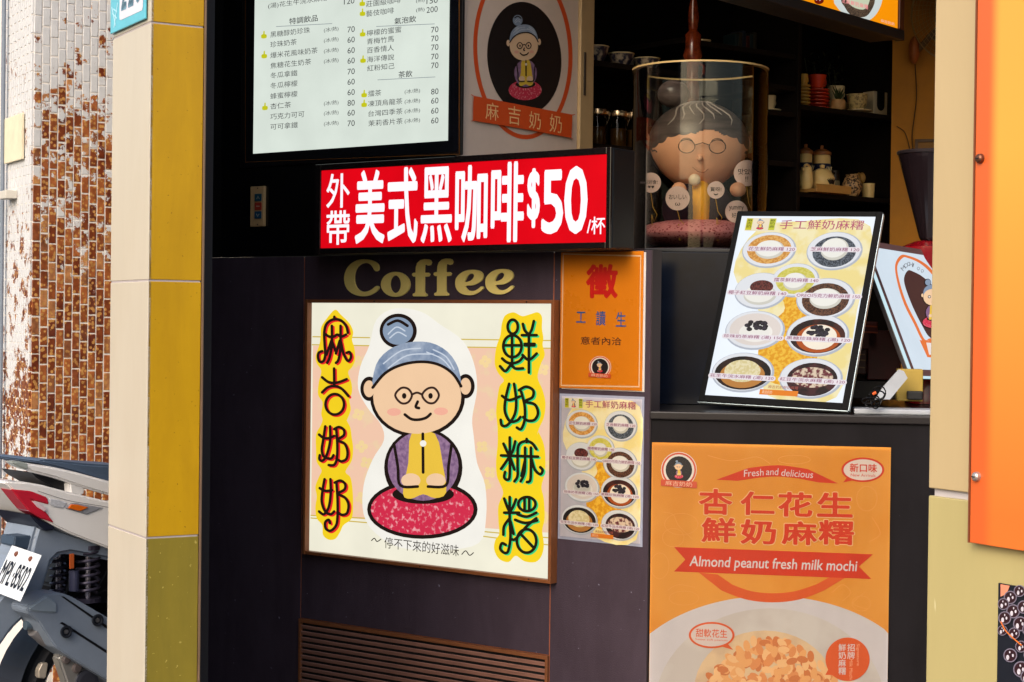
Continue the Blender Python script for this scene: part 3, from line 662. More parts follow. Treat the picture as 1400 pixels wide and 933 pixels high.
def mp_(L, x0, y0, s): return [(x0 + x / s, y0 + y / s) for x, y in L]
c2 = lambda L: mp_(L, 425, 420, 5.827); c3 = lambda L: mp_(L, 425, 570, 5.33); c4 = lambda L: mp_(L, 670, 420, 5.188); c5 = lambda L: mp_(L, 670, 580, 4.665)
YB = glow((252, 216, 36), LE)
LB.poly('yellow_backing', spline(c2([(195, 22), (240, 60), (310, 130), (340, 200), (330, 260), (350, 330), (355, 420), (330, 480), (300, 520), (325, 600), (330, 680), (310, 740), (320, 820), (290, 900)]) + c3([(265, 30), (290, 80), (300, 150), (310, 230), (300, 320), (255, 400), (290, 440), (305, 520), (310, 640), (300, 740), (240, 790), (215, 840), (180, 890), (130, 895), (90, 860), (85, 790), (45, 740), (35, 660), (45, 580), (35, 510), (60, 440), (80, 390), (45, 330), (40, 250), (40, 130), (70, 70)]) + c2([(95, 900), (85, 850), (95, 760), (60, 700), (65, 600), (85, 510), (50, 450), (40, 390), (70, 300), (80, 230), (85, 160), (130, 90)]), True, 4), YB, 2.4)
LB.poly('yellow_backing', spline(c4([(170, 38), (230, 65), (290, 50), (340, 38), (370, 70), (370, 150), (380, 220), (375, 270), (390, 340), (360, 410), (340, 500), (375, 590), (395, 680), (385, 780), (350, 860), (340, 905)]) + c5([(310, 50), (345, 130), (355, 230), (350, 320), (330, 400), (345, 480), (350, 600), (335, 680), (345, 770), (330, 840), (290, 880), (220, 875), (165, 840), (120, 880), (60, 860), (28, 800), (35, 740), (60, 700), (55, 620), (55, 520), (85, 440), (60, 370), (45, 330), (40, 240), (50, 130), (50, 50)]) + c4([(55, 850), (45, 740), (55, 640), (70, 560), (100, 520), (60, 470), (35, 400), (45, 290), (75, 200), (85, 120), (110, 60)]), True, 4), YB, 2.4)
def circ(x, y, rx, ry, n=10):
    L = [(x + rx * math.cos(2 * math.pi * i / n), y + ry * math.sin(2 * math.pi * i / n)) for i in range(n)]; return L + [L[0]]
left = [c2(L) for L in [[(192, 78), (192, 100)], [(300, 205), (285, 150), (240, 105), (180, 100), (130, 135), (112, 200), (115, 300), (120, 380), (105, 430), (75, 435), (62, 400), (68, 365), (95, 352)],
    [(120, 215), (150, 235), (190, 235), (215, 220), (250, 235), (285, 220)], [(172, 150), (172, 300), (155, 400), (135, 445)], [(172, 260), (130, 380)], [(172, 270), (205, 360)], [(242, 150), (240, 330), (225, 420), (205, 445)], [(235, 270), (205, 370)],
    [(245, 280), (265, 370), (300, 430), (325, 400), (315, 360), (290, 365)], [(190, 490), (192, 620)], [(95, 560), (140, 595), (190, 605), (240, 595), (290, 575)], [(95, 680), (140, 640), (195, 630), (250, 650), (305, 710)], circ(196, 775, 74, 82)]]
left += [c3(L) for L in [[(110, 70), (95, 170), (85, 240), (100, 290), (150, 305), (170, 280)], [(145, 70), (145, 180), (120, 280), (90, 320), (68, 310), (70, 280)], [(65, 130), (100, 155), (140, 155), (175, 140)], [(175, 90), (210, 75), (245, 95), (245, 135), (200, 170), (250, 195), (272, 250), (265, 305), (230, 325), (205, 315)], [(190, 90), (198, 200), (195, 300), (175, 350), (135, 352)],
    [(105, 455), (90, 540), (85, 620), (110, 690), (150, 710), (175, 690)], [(148, 455), (150, 560), (135, 660), (100, 710), (65, 690)], [(70, 520), (110, 540), (160, 535)], [(180, 480), (220, 465), (255, 490), (250, 530), (205, 560), (255, 590), (280, 640), (270, 700), (235, 715), (205, 700)], [(192, 480), (200, 600), (200, 720), (190, 790), (150, 830), (115, 815), (110, 770), (135, 750), (145, 775)]]]
right = [c4(L) for L in [circ(165, 140, 36, 50), circ(163, 278, 65, 78), [(160, 190), (160, 420)], [(105, 272), (225, 272)], [(90, 365), (120, 390), (160, 400), (210, 385), (240, 350)], [(75, 420), (110, 455), (140, 425), (155, 400)], [(155, 400), (180, 435), (238, 435)],
    [(237, 120), (250, 165), (280, 195)], [(315, 100), (300, 160), (280, 195)], [(230, 200), (335, 200)], [(250, 262), (320, 262)], [(250, 272), (320, 272)], [(280, 200), (280, 465)], [(235, 340), (280, 375), (335, 330)],
    [(140, 545), (115, 650), (110, 740), (145, 810), (195, 805), (220, 780)], [(175, 545), (190, 660), (180, 760), (130, 835), (90, 840), (80, 800)], [(90, 630), (140, 660), (215, 635)], [(210, 590), (260, 565), (310, 590), (305, 640), (250, 670), (320, 690), (345, 750), (320, 800), (270, 805), (240, 780)], [(225, 600), (250, 700), (250, 800), (225, 865), (195, 855)]]]
right += [c5(L) for L in [[(130, 85), (130, 320), (115, 355), (95, 340), (100, 305)], [(90, 125), (115, 180), (130, 200)], [(165, 110), (150, 170), (130, 200)], [(75, 200), (310, 208)], [(130, 205), (100, 250), (75, 285)], [(238, 95), (238, 115)], [(300, 160), (270, 120), (225, 110), (185, 140), (180, 250), (180, 330), (160, 365)], [(228, 150), (225, 300), (200, 365)], [(265, 150), (265, 300), (260, 360), (240, 370)], [(130, 205), (160, 290)], [(228, 230), (205, 330)], [(268, 220), (290, 290), (325, 320), (340, 295), (325, 275)],
    [(130, 465), (130, 600), (135, 720), (120, 810), (95, 820), (70, 795), (80, 760), (105, 770)], [(95, 475), (115, 530), (130, 560)], [(170, 480), (150, 530), (130, 560)], [(95, 565), (190, 565)], [(130, 600), (95, 650), (90, 705)], [(135, 620), (155, 700)], circ(240, 510, 55, 45), [(225, 470), (225, 550)], [(255, 470), (255, 550)], [(180, 575), (240, 590), (300, 565)], [(165, 610), (230, 630), (305, 615)], [(300, 600), (240, 650), (170, 730), (145, 735)], circ(238, 745, 62, 75), [(200, 700), (280, 785)]]]
sh = lambda LL, d: [[(x + d, y + d * .9) for x, y in L] for L in LL]
LB.stroke('lettering_shadow', sh(left, 1.9), 3.6, glow((240, 44, 44), LE), 3); LB.stroke('lettering', left, 3.8, glow((40, 24, 20), LE), 5)
LB.stroke('lettering_shadow', sh(right, 1.8), 3.8, glow((62, 214, 130), LE), 3); LB.stroke('lettering', right, 4.0, glow((34, 30, 18), LE), 5)
GT = glow((48, 40, 34), LE)
LB.text('停不下來的好滋味', 526, 628, 747.5, 15.5, GT, 3.4)
LB.stroke('lettering', [U([(247, 772), (256, 765), (264, 775), (276, 768)]), U([(528, 815), (540, 804), (552, 818), (564, 810)])], 1.3, GT, 3.4)
for px, py in ((425, 456), (424, 716), (484, 783), (569, 782), (728, 796), (431, 413), (618, 412)):
    pass
for fx_, z_ in ((.08, bz0 + .006), (.5, bz0 + .006), (.92, bz0 + .006), (.3, bz1 - .006), (.9, bz1 - .006)):
    x = bx0 + (bx1 - bx0) * fx_; LB.add('screw', lathe_geo([(.0001, -.0352), (.0022, -.0348), (.0028, -.033)], 10, (x, 0, z_), 'Y'), mat((60, 40, 34), .4, metal=.5))

# ---- Coffee lettering (raised)
CF = Thing('coffee_lettering', 'raised mustard yellow letters reading Coffee on the dark wall above the picture box', 'lettering', WALL, (wx(588), 0, wz(382)))
CY = mat((248, 226, 138), .45, noise=.05, scale=12)
k6 = lambda L: mp_(L, 460, 345, 10.77); k7 = lambda L: mp_(L, 580, 345, 10.77)
el = lambda x, y, rx, ry, n=28: [(x + rx * math.cos(2 * math.pi * i / n), y + ry * math.sin(2 * math.pi * i / n)) for i in range(n)]
fO = [(1150, 652), (1137, 635), (1142, 612), (1170, 602), (1180, 575), (1180, 362), (1150, 362), (1128, 340), (1132, 315), (1155, 303), (1180, 303), (1185, 220), (1205, 160), (1250, 118), (1310, 103), (1360, 105), (1395, 118), (1412, 150), (1397, 188), (1365, 198), (1332, 182), (1310, 190), (1308, 303), (1365, 303), (1388, 325), (1375, 355), (1345, 362), (1308, 362), (1308, 575), (1318, 602), (1345, 618), (1350, 640), (1335, 652)]
eO = [(620, 497), (720, 490), (800, 460), (860, 415), (882, 360), (865, 305), (810, 270), (720, 260), (620, 275), (540, 320), (485, 385), (472, 460), (485, 530), (530, 590), (600, 625), (690, 635), (770, 620), (840, 580), (885, 535), (880, 510), (850, 507), (810, 540), (750, 570), (680, 568), (640, 540)]
eH = [(612, 443), (630, 385), (665, 335), (705, 315), (740, 325), (750, 355), (725, 400), (680, 428)]
off = lambda L, dx, dy: [(x + dx, y + dy) for x, y in L]
COF = [[spline(k6([(600, 283), (570, 260), (545, 215), (500, 172), (440, 160), (370, 180), (310, 240), (280, 330), (280, 430), (305, 510), (350, 560), (410, 583), (480, 575), (540, 545), (585, 508), (615, 497), (640, 515), (635, 545), (590, 590), (520, 630), (430, 650), (330, 642), (240, 605), (170, 540), (135, 450), (132, 350), (165, 250), (230, 170), (320, 120), (420, 105), (520, 118), (600, 155), (635, 200), (635, 262)]), True, 3)],
       [k6(el(883, 475, 213, 185)), k6(el(883, 473, 82, 130))], [k6(fO)], [k6(off(fO, 317, -9))],
       [spline(k7(eO), True, 3), spline(k7(eH), True, 3)], [spline(k7(off(eO, 443, -12)), True, 3), spline(k7(off(eH, 443, -12)), True, 3)]]
for lp in COF: CF.poly('letter', lp, CY, 0, raised=.006)

# ---- switch plate
SWt = Thing('switch_plate', 'beige switch plate with two teal buttons and a red one on the black wall', 'switch', WALL, (wx(350, 283), 0, wz(283, 350)))
SWt.pbox('plate', 342, 360.5, 255, 310, -.012, 0, mat((196, 160, 112), .5), .002)
SWt.y = -.0125
k8 = lambda L: mp_(L, 330, 245, 8.887)
for (x0, x1, y0, y1), c in (((160, 240, 180, 268), (22, 74, 92)), ((160, 240, 285, 378), (168, 56, 40)), ((158, 238, 392, 482), (20, 72, 104))):
    (a0, b0), (a1, b1) = k8([(x0, y0), (x1, y1)])
    SWt.pbox('button', a0, a1, b0, b1, -.0155, -.012, mat(c, .4), .001)
SWt.y = -.0158
SWt.stroke('button_marks', [k8([(190, 240), (203, 205), (218, 240)]), k8([(185, 330), (222, 330)]), k8([(186, 425), (200, 455), (216, 425)])], .7, mat((214, 206, 180), .5), 1, smooth=False)
for y in (112, 552):
    x, z = WALL.pt(*k8([(197, y)])[0], -.0125); SWt.add('screw', lathe_geo([(.0001, -.0138), (.002, -.0135), (.0024, -.012)], 10, (x, 0, z), 'Y'), mat((50, 34, 24), .5))

# ---- red illuminated sign box
SYF = -.13
RS = Thing('red_sign_box', 'long black box sign with lit red face and white lettering for takeaway black coffee', 'sign', WALL, (WALL.pt(635, 275, SYF)[0], SYF, WALL.pt(635, 275, SYF)[1]))
sx0, sx1 = WALL.pt(431.5, 280, SYF)[0], WALL.pt(836, 275, SYF)[0]
sz1, sz0 = WALL.pt(635, 213.5, SYF)[1], WALL.pt(635, 344, SYF)[1]
RS.box('housing', sx0, sx1, SYF + .004, -.004, sz0, sz1, mat((14, 13, 15), .45), .006)
SBm = mat((20, 15, 16), .22, noise=.1, coat=.3)
fxx0, fxx1 = WALL.pt(439.3, 280, SYF)[0], WALL.pt(830, 275, SYF)[0]; fzz1, fzz0 = WALL.pt(635, 222.5, SYF)[1], WALL.pt(635, 335.5, SYF)[1]
RS.box('bezel_side', sx0, fxx0, SYF - .006, SYF + .0038, sz0, sz1, SBm, .002); RS.box('bezel_side', fxx1, sx1, SYF - .006, SYF + .0038, sz0, sz1, SBm, .002)
RS.box('bezel_rail', fxx0 + .0003, fxx1 - .0003, SYF - .0055, SYF + .0038, fzz1, sz1, SBm, .002); RS.box('bezel_rail', fxx0 + .0003, fxx1 - .0003, SYF - .0055, SYF + .0038, sz0, fzz0, SBm, .002)
RS.box('lit_face', fxx0, fxx1, SYF - .0005, SYF + .003, fzz0, fzz1, glow((222, 6, 22), 1.0, .08, 6))
RS.y = SYF - .0005
WT = glow((250, 246, 255), 1.05)
for it in [('外', 446.4, 478.3, 261, 47, .012), ('帶', 446.4, 478.3, 311.5, 47, .012), ('美', 485.7, 526.3, 283, 101, .022), ('式', 530, 571.5, 281, 104, .022), ('黑', 575.6, 618.3, 280.4, 104, .018), ('咖', 622.4, 666.8, 278.7, 105.6, .02), ('啡', 671.3, 716.5, 276.6, 110, .02), ('$', 721, 738.4, 271.2, 81.6, .03), ('5', 740.5, 770.3, 276.2, 88, .02), ('0', 771.6, 803.5, 273.7, 93, .02), ('/杯', 802.6, 827.5, 308.5, 24, .01)]:
    RS.text(it[0], *it[1:5], WT, 1, bold=it[5])

# ---- paper posters
PP = Thing('recruitment_poster', 'orange laminated job notice with red and blue characters right of Coffee lettering', 'poster', WALL, (WALL.pt(823, 438)[0], 0, WALL.pt(823, 438)[1]))
PP.pbox('backing_sheet', 769, 882, 346, 534, -.0025, -.0005, mat((214, 208, 206), .3))
PP.pbox('sheet', 766, 878.5, 344.5, 532.5, -.006, -.0035, mat((226, 130, 24), .28, noise=.04, scale=6))
PP.y = -.006
k9 = lambda L: mp_(L, 740, 330, 2.17)
PP.poly('white_border', [k9([(64, 36), (297, 42), (292, 434), (58, 430)]), k9([(67, 40), (294, 46), (289, 430), (61, 426)])], mat((240, 200, 160), .4), 1)
PP.text('徵', 801.3, 845, 384.8, 47, mat((200, 28, 22), .4), 1, bold=.035)
BLm = mat((44, 88, 158), .4)
for it_ in [('工', 788, 800.8, 434, 15), ('讀', 815, 828, 435.5, 20), ('生', 842.3, 856, 437, 20)]: PP.texts([it_], BLm, 1, bold=.012)
PP.text('意者內洽', 794, 849.7, 466.4, 11, mat((92, 44, 22), .5), 1, bold=.012)
def small_logo(t, cx, cy, r, e=0, layer=1, parent=None, disc=(24, 18, 20), band=True):
    pm = lambda c: glow(c, e) if e else mat(c, .5, noise=.03)
    t.ell('logo_ring', cx, cy, r, r, pm((236, 226, 218)), layer, parent, n=28)
    t.ell('logo_circle', cx, cy, r * .96, r * .96, pm((216, 84, 52)), layer + .3, parent, inner=.9, n=28)
    t.ell('logo_disc', cx, cy, r * .74, r * .76, pm(disc), layer + .3, parent, n=24)
    figure(t, cx, cy - r * .02, r * 1.15 / 760, e, layer + 1, simple=True, parent=parent)
    if band:
        t.poly('logo_band', [(cx - r, cy + r * .52), (cx + r, cy + r * .66), (cx + r, cy + r * 1.02), (cx - r, cy + r * .88)], pm((216, 84, 52)), layer + 6, parent)
        t.text('麻吉奶奶', cx - r * .75, cx + r * .75, cy + r * .77, r * .26, pm((240, 200, 170)), layer + 6.6, parent, rot=.07)
small_logo(PP, 820.6, 502, 15)

# ---- the dumpling menu picture used on the monitor and the paper print
def menu_art(t, e, L0=1):
    """t.T takes the coordinates 0..1 across and down through a page of 430 x 780 units"""
    pm = lambda c, **k: glow(c, e) if e else mat(c, .4, noise=.04, **k)
    mt = lambda a, b, s, th=.5: mottled(a, b, s, th, e=e)
    W = pm((224, 227, 233)); SH = pm((178, 184, 196))
    t.poly('golden_backdrop', spline([(10, 250), (60, 60), (200, 20), (420, 40), (425, 400), (410, 760), (200, 770), (170, 600), (120, 420)], True, 4), mt((246, 226, 150), (250, 238, 190), 14), L0)
    t.poly('golden_rice', spline([(160, 300), (240, 350), (290, 420), (300, 520), (330, 620), (260, 720), (170, 690), (140, 560), (170, 460), (200, 400)], True, 4), mt((232, 160, 20), (250, 196, 60), 90), L0 + .4)
    bowls = [  # cx, cy, rx, ry, kind
        (112, 150, 88, 80, 'peanut'), (322, 150, 88, 84, 'sesame'), (216, 280, 76, 74, 'tea'), (112, 330, 86, 80, 'redbean'), (322, 355, 92, 88, 'choc'),
        (118, 500, 96, 84, 'pearl'), (318, 510, 98, 90, 'sugar'), (106, 680, 100, 84, 'peanutsoup'), (322, 690, 98, 84, 'beansoup')]
    for cx, cy, rx, ry, k in bowls:
        b = t.ell('bowl_picture', cx, cy, rx, ry, SH, L0 + 1, n=32); n = 28
        t.ell('bowl_inside', cx - 2, cy - 3, rx * .95, ry * .94, W, L0 + 1.4, b, n=n)
        E = lambda nm, dx, dy, a, c, m, l: t.ell(nm, cx + dx, cy + dy, rx * a, ry * c, m, L0 + l, b, n=n)
        if k == 'peanut': E('topping', 0, -3, .82, .8, mt((206, 140, 60), (232, 176, 96), 160), 1.8); E('mochi', 2, -2, .54, .52, pm((240, 238, 226)), 2.2)
        if k == 'sesame': E('topping', 0, 3, .78, .8, mt((44, 52, 62), (104, 112, 124), 260), 1.8); E('mochi', 0, -8, .5, .58, pm((236, 236, 226)), 2.2)
        if k == 'tea': E('topping', 0, 0, .82, .8, mt((206, 196, 76), (222, 212, 110), 120), 1.8); E('mochi', 0, 6, .5, .52, pm((240, 240, 228)), 2.2)
        if k == 'choc': E('topping', 0, 4, .8, .8, mt((56, 30, 22), (112, 72, 50), 240), 1.8); E('mochi', 0, 0, .54, .5, pm((232, 232, 232)), 2.2)
        if k == 'redbean': E('mochi', 0, 18, .62, .54, pm((244, 240, 238)), 1.8); E('topping', 0, -18, .44, .36, mt((62, 20, 22), (120, 56, 50), 260), 2.4)
        if k == 'pearl': E('milk', 0, -4, .86, .82, pm((222, 212, 206)), 1.8); E('mochi', 4, 8, .56, .5, pm((238, 234, 228)), 2.1)
        if k == 'sugar': E('syrup', 0, 4, .88, .8, mt((28, 8, 8), (70, 26, 18), 20), 1.8); E('syrup_rim', 4, 14, .7, .66, pm((176, 84, 34)), 1.95); E('mochi', 6, 8, .56, .58, pm((244, 234, 216)), 2.1)
        if k in ('peanut', 'sesame', 'tea', 'choc', 'redbean', 'pearl'):      # the printed dumpling is rounder and brighter towards its top
            dx_, dy_, aa_, bb_ = {'peanut': (2, -2, .54, .52), 'sesame': (0, -8, .5, .58), 'tea': (0, 6, .5, .52), 'choc': (0, 0, .54, .5), 'redbean': (0, 18, .62, .54), 'pearl': (4, 8, .56, .5)}[k]
            E('mochi_edge', dx_, dy_, aa_, bb_, pm((206, 204, 194)), 2.0 if k in ('redbean', 'pearl') else 2.25)
            E('mochi_top', dx_ - 3, dy_ - 5, aa_ * .9, bb_ * .86, pm((236, 235, 228)), 2.1 if k in ('redbean', 'pearl') else 2.35)
        if k in ('pearl', 'sugar'):
            gg = []; rg = random.Random(cx)
            for j in range(26):
                aa, rr = rg.uniform(0, 6.28), rg.uniform(0, 1) ** .5; xx, yy = cx + 2 + rr * 34 * math.cos(aa), cy - 18 + rr * 22 * math.sin(aa)
                gg.append(t.flat_geo([[(xx + 9 * math.cos(u * .7), yy + 8.5 * math.sin(u * .7)) for u in range(9)]], L0 + 2.5 + j * .03))
            t.add('pearls', join(*gg), mt((14, 12, 18), (52, 46, 60), 200), b)
        if k == 'peanutsoup': E('syrup', 0, 2, .9, .84, mt((14, 8, 8), (44, 22, 14), 20), 1.8); E('syrup_rim', 0, 10, .72, .66, pm((186, 128, 66)), 1.95); E('mochi', -2, -6, .58, .56, mt((222, 206, 150), (238, 226, 184), 120), 2.2)
        if k == 'beansoup': E('syrup', 4, 4, .8, .82, mt((30, 10, 14), (70, 30, 34), 30), 1.8); E('mochi', 4, -4, .66, .5, mt((228, 206, 180), (110, 40, 50), 90), 2.2)
    LBc = pm((232, 224, 230)); TX = pm((150, 84, 116))
    labs = [('花生鮮奶麻糬 120', 42, 198, 146), ('芝麻鮮奶麻糬 120', 245, 402, 144), ('擂茶鮮奶麻糬 140', 146, 292, 280), ('椰子紅豆鮮奶麻糬 140', 6, 198, 340), ('OREO巧克力鮮奶麻糬 150', 228, 430, 344), ('珍珠奶茶麻糬 (湯) 150', 20, 212, 530), ('黑糖珍珠麻糬 (湯) 120', 222, 424, 528), ('花生牛浣水麻糬 (湯) 120', 2, 210, 700), ('紅豆牛浣水麻糬 (湯) 120', 226, 430, 700)]
    for s_, a0, a1, yy in labs: t.poly('label_pill', rrect(a0 - 4, a1 + 4, yy - 11, yy + 11, 10, 10), LBc, L0 + 4)
    t.texts([(s_, a0 + 2, a1 - 2, yy, 17) for s_, a0, a1, yy in labs], TX, L0 + 4.6, bold=.008)
    t.text('手工鮮奶麻糬', 132, 400, 36, 42, pm((178, 84, 116)), L0 + 2, bold=.004)
    t.rect('corner_picture', 18, 118, 8, 66, pm((236, 224, 196)), L0 + 2.2)
    t.rect('corner_stripe', 20, 40, 10, 62, pm((196, 190, 40)), L0 + 2.6); t.rect('corner_stripe', 96, 116, 10, 62, pm((196, 200, 60)), L0 + 2.6)
    figure(t, 68, 36, .07, e, L0 + 3, simple=True)
    t.texts([('麻', 22, 38, 19, 12), ('吉', 22, 38, 32, 12), ('奶', 22, 38, 46, 12), ('鮮', 98, 114, 19, 12), ('奶', 98, 114, 32, 12), ('麻', 98, 114, 46, 12)], pm((40, 60, 40)), L0 + 3)
    t.rect('corner_strip', 172, 292, 746, 768, pm((230, 130, 40)), L0 + 5); t.text('麻吉奶奶', 180, 212, 757, 14, pm((250, 220, 190)), L0 + 5.6)
    t.text('麻吉奶奶鮮奶麻糬', 196, 290, 734, 14, pm((170, 90, 80)), L0 + 5.6)

P2 = Thing('menu_print', 'white laminated paper menu of nine bowls below the orange job notice', 'poster', WALL, (WALL.pt(821, 643)[0], 0, WALL.pt(821, 643)[1]))
P2.pbox('laminate', 764, 879.5, 540.5, 742.5, -.002, -.0005, mat((160, 164, 186), .25))
P2.y = -.003
ax0, az1 = WALL.pt(767, 640, -.003)[0], WALL.pt(821, 544, -.003)[1]; ax1, az0 = WALL.pt(876.5, 640, -.003)[0], WALL.pt(821, 738.5, -.003)[1]
P2.box('sheet', ax0, ax1, -.003, -.0021, az0, az1, mat((196, 192, 204), .35))
P2.T = lambda u, v: (ax0 + (ax1 - ax0) * u / 430, az1 - (az1 - az0) * v / 780)
P2s = P2.sub(P2.T)
menu_art(P2s, 0)

def laminate(t, x0, x1, z0, z1, y):
    key = 'laminate'
    if key not in _mats:
        m = bpy.data.materials.new('wavy_laminate'); m.use_nodes = True
        n, l = m.node_tree.nodes, m.node_tree.links; n.remove(n['Principled BSDF'])
        tr = n.new('ShaderNodeBsdfTransparent'); g = n.new('ShaderNodeBsdfGlossy'); g.inputs['Roughness'].default_value = .16
        fr = n.new('ShaderNodeFresnel'); fr.inputs[0].default_value = 1.45; mx = n.new('ShaderNodeMixShader')
        tc = n.new('ShaderNodeTexCoord'); mp = n.new('ShaderNodeMapping'); mp.inputs['Scale'].default_value = (3.6, 1, .5); nz = n.new('ShaderNodeTexNoise'); nz.inputs['Scale'].default_value = 1.4; nz.inputs['Detail'].default_value = 3
        bp = n.new('ShaderNodeBump'); bp.inputs['Distance'].default_value = .02; bp.inputs['Strength'].default_value = .45
        l.new(tc.outputs['Object'], mp.inputs[0]); l.new(mp.outputs[0], nz.inputs['Vector']); l.new(nz.outputs[0], bp.inputs['Height']); l.new(bp.outputs[0], g.inputs['Normal']); l.new(bp.outputs[0], fr.inputs['Normal'])
        l.new(fr.outputs[0], mx.inputs[0]); l.new(tr.outputs[0], mx.inputs[1]); l.new(g.outputs[0], mx.inputs[2]); l.new(mx.outputs[0], n['Material Output'].inputs[0]); _mats[key] = m
    t.add('laminate_film', ([Vector((x0, y, z0)), Vector((x1, y, z0)), Vector((x1, y, z1)), Vector((x0, y, z1))], [[0, 1, 2, 3]]), _mats[key])
laminate(P2, ax0, ax1, az0, az1, -.0095)
_a, _b = WALL.pt(766.3, 438, -.006)[0], WALL.pt(878, 438, -.006)[0]; _c, _d = WALL.pt(822, 532, -.006)[1], WALL.pt(822, 345, -.006)[1]
laminate(PP, _a, _b, _c, _d, -.0125)
# ---- upper backlit menu
MB = Thing('drinks_menu_board', 'white backlit drinks menu sheet in a black frame at the top of the angled wall', 'menu board', WALL, (wx(481, 100), 0, wz(100, 481)))
MB.pbox('frame', 330, 632, -80, 221, -.012, 0, mat((16, 14, 16), .3), .003)
MB.pbox('glass_pane', 336.5, 627.5, -70, 216, -.0135, -.0125, mat((11, 13, 19), .06, noise=.5, scale=4, spec=.6))
MB.y = -.014
q4 = lambda L: mp_(L, 320, 0, 4.056)
MB.stroke('gold_outline', [[(335.6, -60), (335.6, 222), (628, 211), (628, -60)]], .9, mat((150, 96, 40), .4, metal=.4), 1, smooth=False)
MB.pbox('lit_sheet', 347.5, 613.5, -60, 201.3, -.016, -.0145, glow((226, 236, 226), .9, .05, 6))
MB.y = -.0162
GRY = glow((70, 72, 74), .8)
rows = [('(湯)花生牛浣水麻糬', 366.8, 447.2, 3.5, 8.5), ('120', 470.4, 484.7, 2, 7.5), ('莊園級咖啡', 500.7, 548, 3, 8.5), ('(熱)', 569, 580.6, 1, 6.5), ('150', 583.3, 598.6, 1, 8), ('藝伎咖啡', 500.7, 538.7, 16.8, 8.5), ('(熱)', 569, 580.6, 13.8, 6.5), ('200', 583.3, 598.6, 13.3, 8)]
for s_, xr_, y, ic, p in [('黑糖醇奶珍珠', 424, 44.4, 40.8, '70'), ('珍珠奶茶', 405.8, 59.4, 55, '60'), ('爆米花風味奶茶', 434.4, 72.5, 69.5, '60'), ('焦糖花生奶茶', 425.5, 87.3, 83.6, '60'), ('冬瓜拿鐵', 406.8, 101.8, None, '70'), ('冬瓜檸檬', 406.8, 115.9, None, '60'), ('蜂蜜檸檬', 406.8, 130.2, None, '60'), ('杏仁茶', 398, 144.5, 141.3, '80'), ('巧克力可可', 416.2, 158, 154.9, '60'), ('可可拿鐵', 407.3, 172.3, 169.2, '70')]:
    rows.append((s_, 369.8, xr_, y, 8.3)); py = {70: 0}.get(0, 0)
    if ic: rows.append(('(冰/熱)', 443, 463, ic, 7))
    rows.append((p, 475.3, 485.2, (ic - .4) if ic else y - 3.8, 8))
for s_, xl_, xr_, y, ic, p in [('檸檬的蜜蜜', 501.5, 548.8, 43.1, 0, '70'), ('青梅竹馬', 501.7, 538.7, 55.2, 0, '70'), ('百香情人', 501.7, 538.7, 67.3, 0, '70'), ('海洋傳說', 501.7, 539, 79.9, 0, '70'), ('紅粉知己', 502.2, 539.4, 92, 0, '70'), ('擂茶', 503.4, 521.4, 127.7, 125.2, '80'), ('凍頂烏龍茶', 503.4, 550.3, 140.3, 138.8, '60'), ('台灣四季茶', 503.6, 550.5, 154, 152, '60'), ('茉莉香片茶', 503.8, 550.7, 167.4, 165.4, '60')]:
    rows.append((s_, xl_, xr_, y, 8.3))
    if ic: rows.append(('(冰/熱)', 553.4, 574.5, ic, 7))
    rows.append((p, 589.6, 599.6, y - 2.4, 8))
MB.texts(rows, GRY, 1)
MB.texts([('特調飲品', 395.7, 434.6, 27.1, 9), ('氣泡飲', 539.4, 569, 27.6, 9), ('茶飲', 544.9, 564, 101.6, 9)], GRY, 1, bold=.008)
for g_ in [[(378, 36.6), (454, 32.6)], [(514.8, 36.5), (594.2, 33)], [(516.5, 109.5), (595, 105.5)]]: MB.stroke('underline', [g_], .7, glow((130, 140, 150), .8), 1, smooth=False)
thumbs = []
for x, y in [(361, 48), (361.4, 75.2), (362.4, 146), (495.5, 3.7), (495.8, 17.3), (496, 45.4), (496.5, 81.4), (498, 128.5), (498, 141.8)]:
    thumbs.append(MB.flat_geo([spline([(x - 3.6, y), (x - 1.2, y - 1), (x - .6, y - 5), (x + 1, y - 5), (x + 1.2, y - 1), (x + 3.6, y - .4), (x + 3.2, y + 4.2), (x - 3.2, y + 4.6)], True, 3)], 1))
for g_ in thumbs: MB.add('thumb_mark', g_, glow((206, 206, 30), .9))

# ---- logo side panel running into the shop
LG = Thing('logo_side_panel', 'dim off-white side panel with an orange ringed oval logo above the red sign', 'panel', LOGO, (.3, 0, 1.7))
lx1 = LOGO.pt(790, 100)[0]
LG.box('panel', .0, lx1, 0, .02, zt0 + .01, 3.04, mat((196, 176, 162), .6, noise=.05), .002)
LG.box('edge_strip', lx1 + .001, LOGO.pt(808, 100)[0], -.012, .03, .0, 3.04, mat((168, 142, 104), .5, noise=.1), .002)
hx = LOGO.pt(800, 100, -.014)[0]
LG.box('handle_recess', hx - .006, hx + .006, -.0145, -.011, LOGO.pt(800, 132)[1], LOGO.pt(800, 73)[1], mat((52, 44, 36), .5), .001)
kl = lambda L: mp_(L, 640, 0, 4.6625)
ORr = mat((196, 72, 26), .5, noise=.04)
LG.ell('orange_ring', 640 + 348 / 4.6625, 330 / 4.6625, 316 / 4.6625, 560 / 4.6625, ORr, 1, inner=(290 / 4.6625, 532 / 4.6625), n=64, rot=-.05)
LG.ell('dark_oval', 640 + 357 / 4.6625, 370 / 4.6625, 236 / 4.6625, 358 / 4.6625, mat((20, 15, 16), .5), 1.4, n=64, rot=-.08)
figure(LG, 640 + 360 / 4.6625, 372 / 4.6625, .172, 0, layer=3, tint=.8, sx=.82)
LG.poly('orange_band', spline([p for p in kl([(24, 618), (30, 614), (330, 672), (648, 732), (654, 738), (648, 876), (640, 880), (330, 822), (30, 772), (20, 764)])], True, 3), ORr, 12)
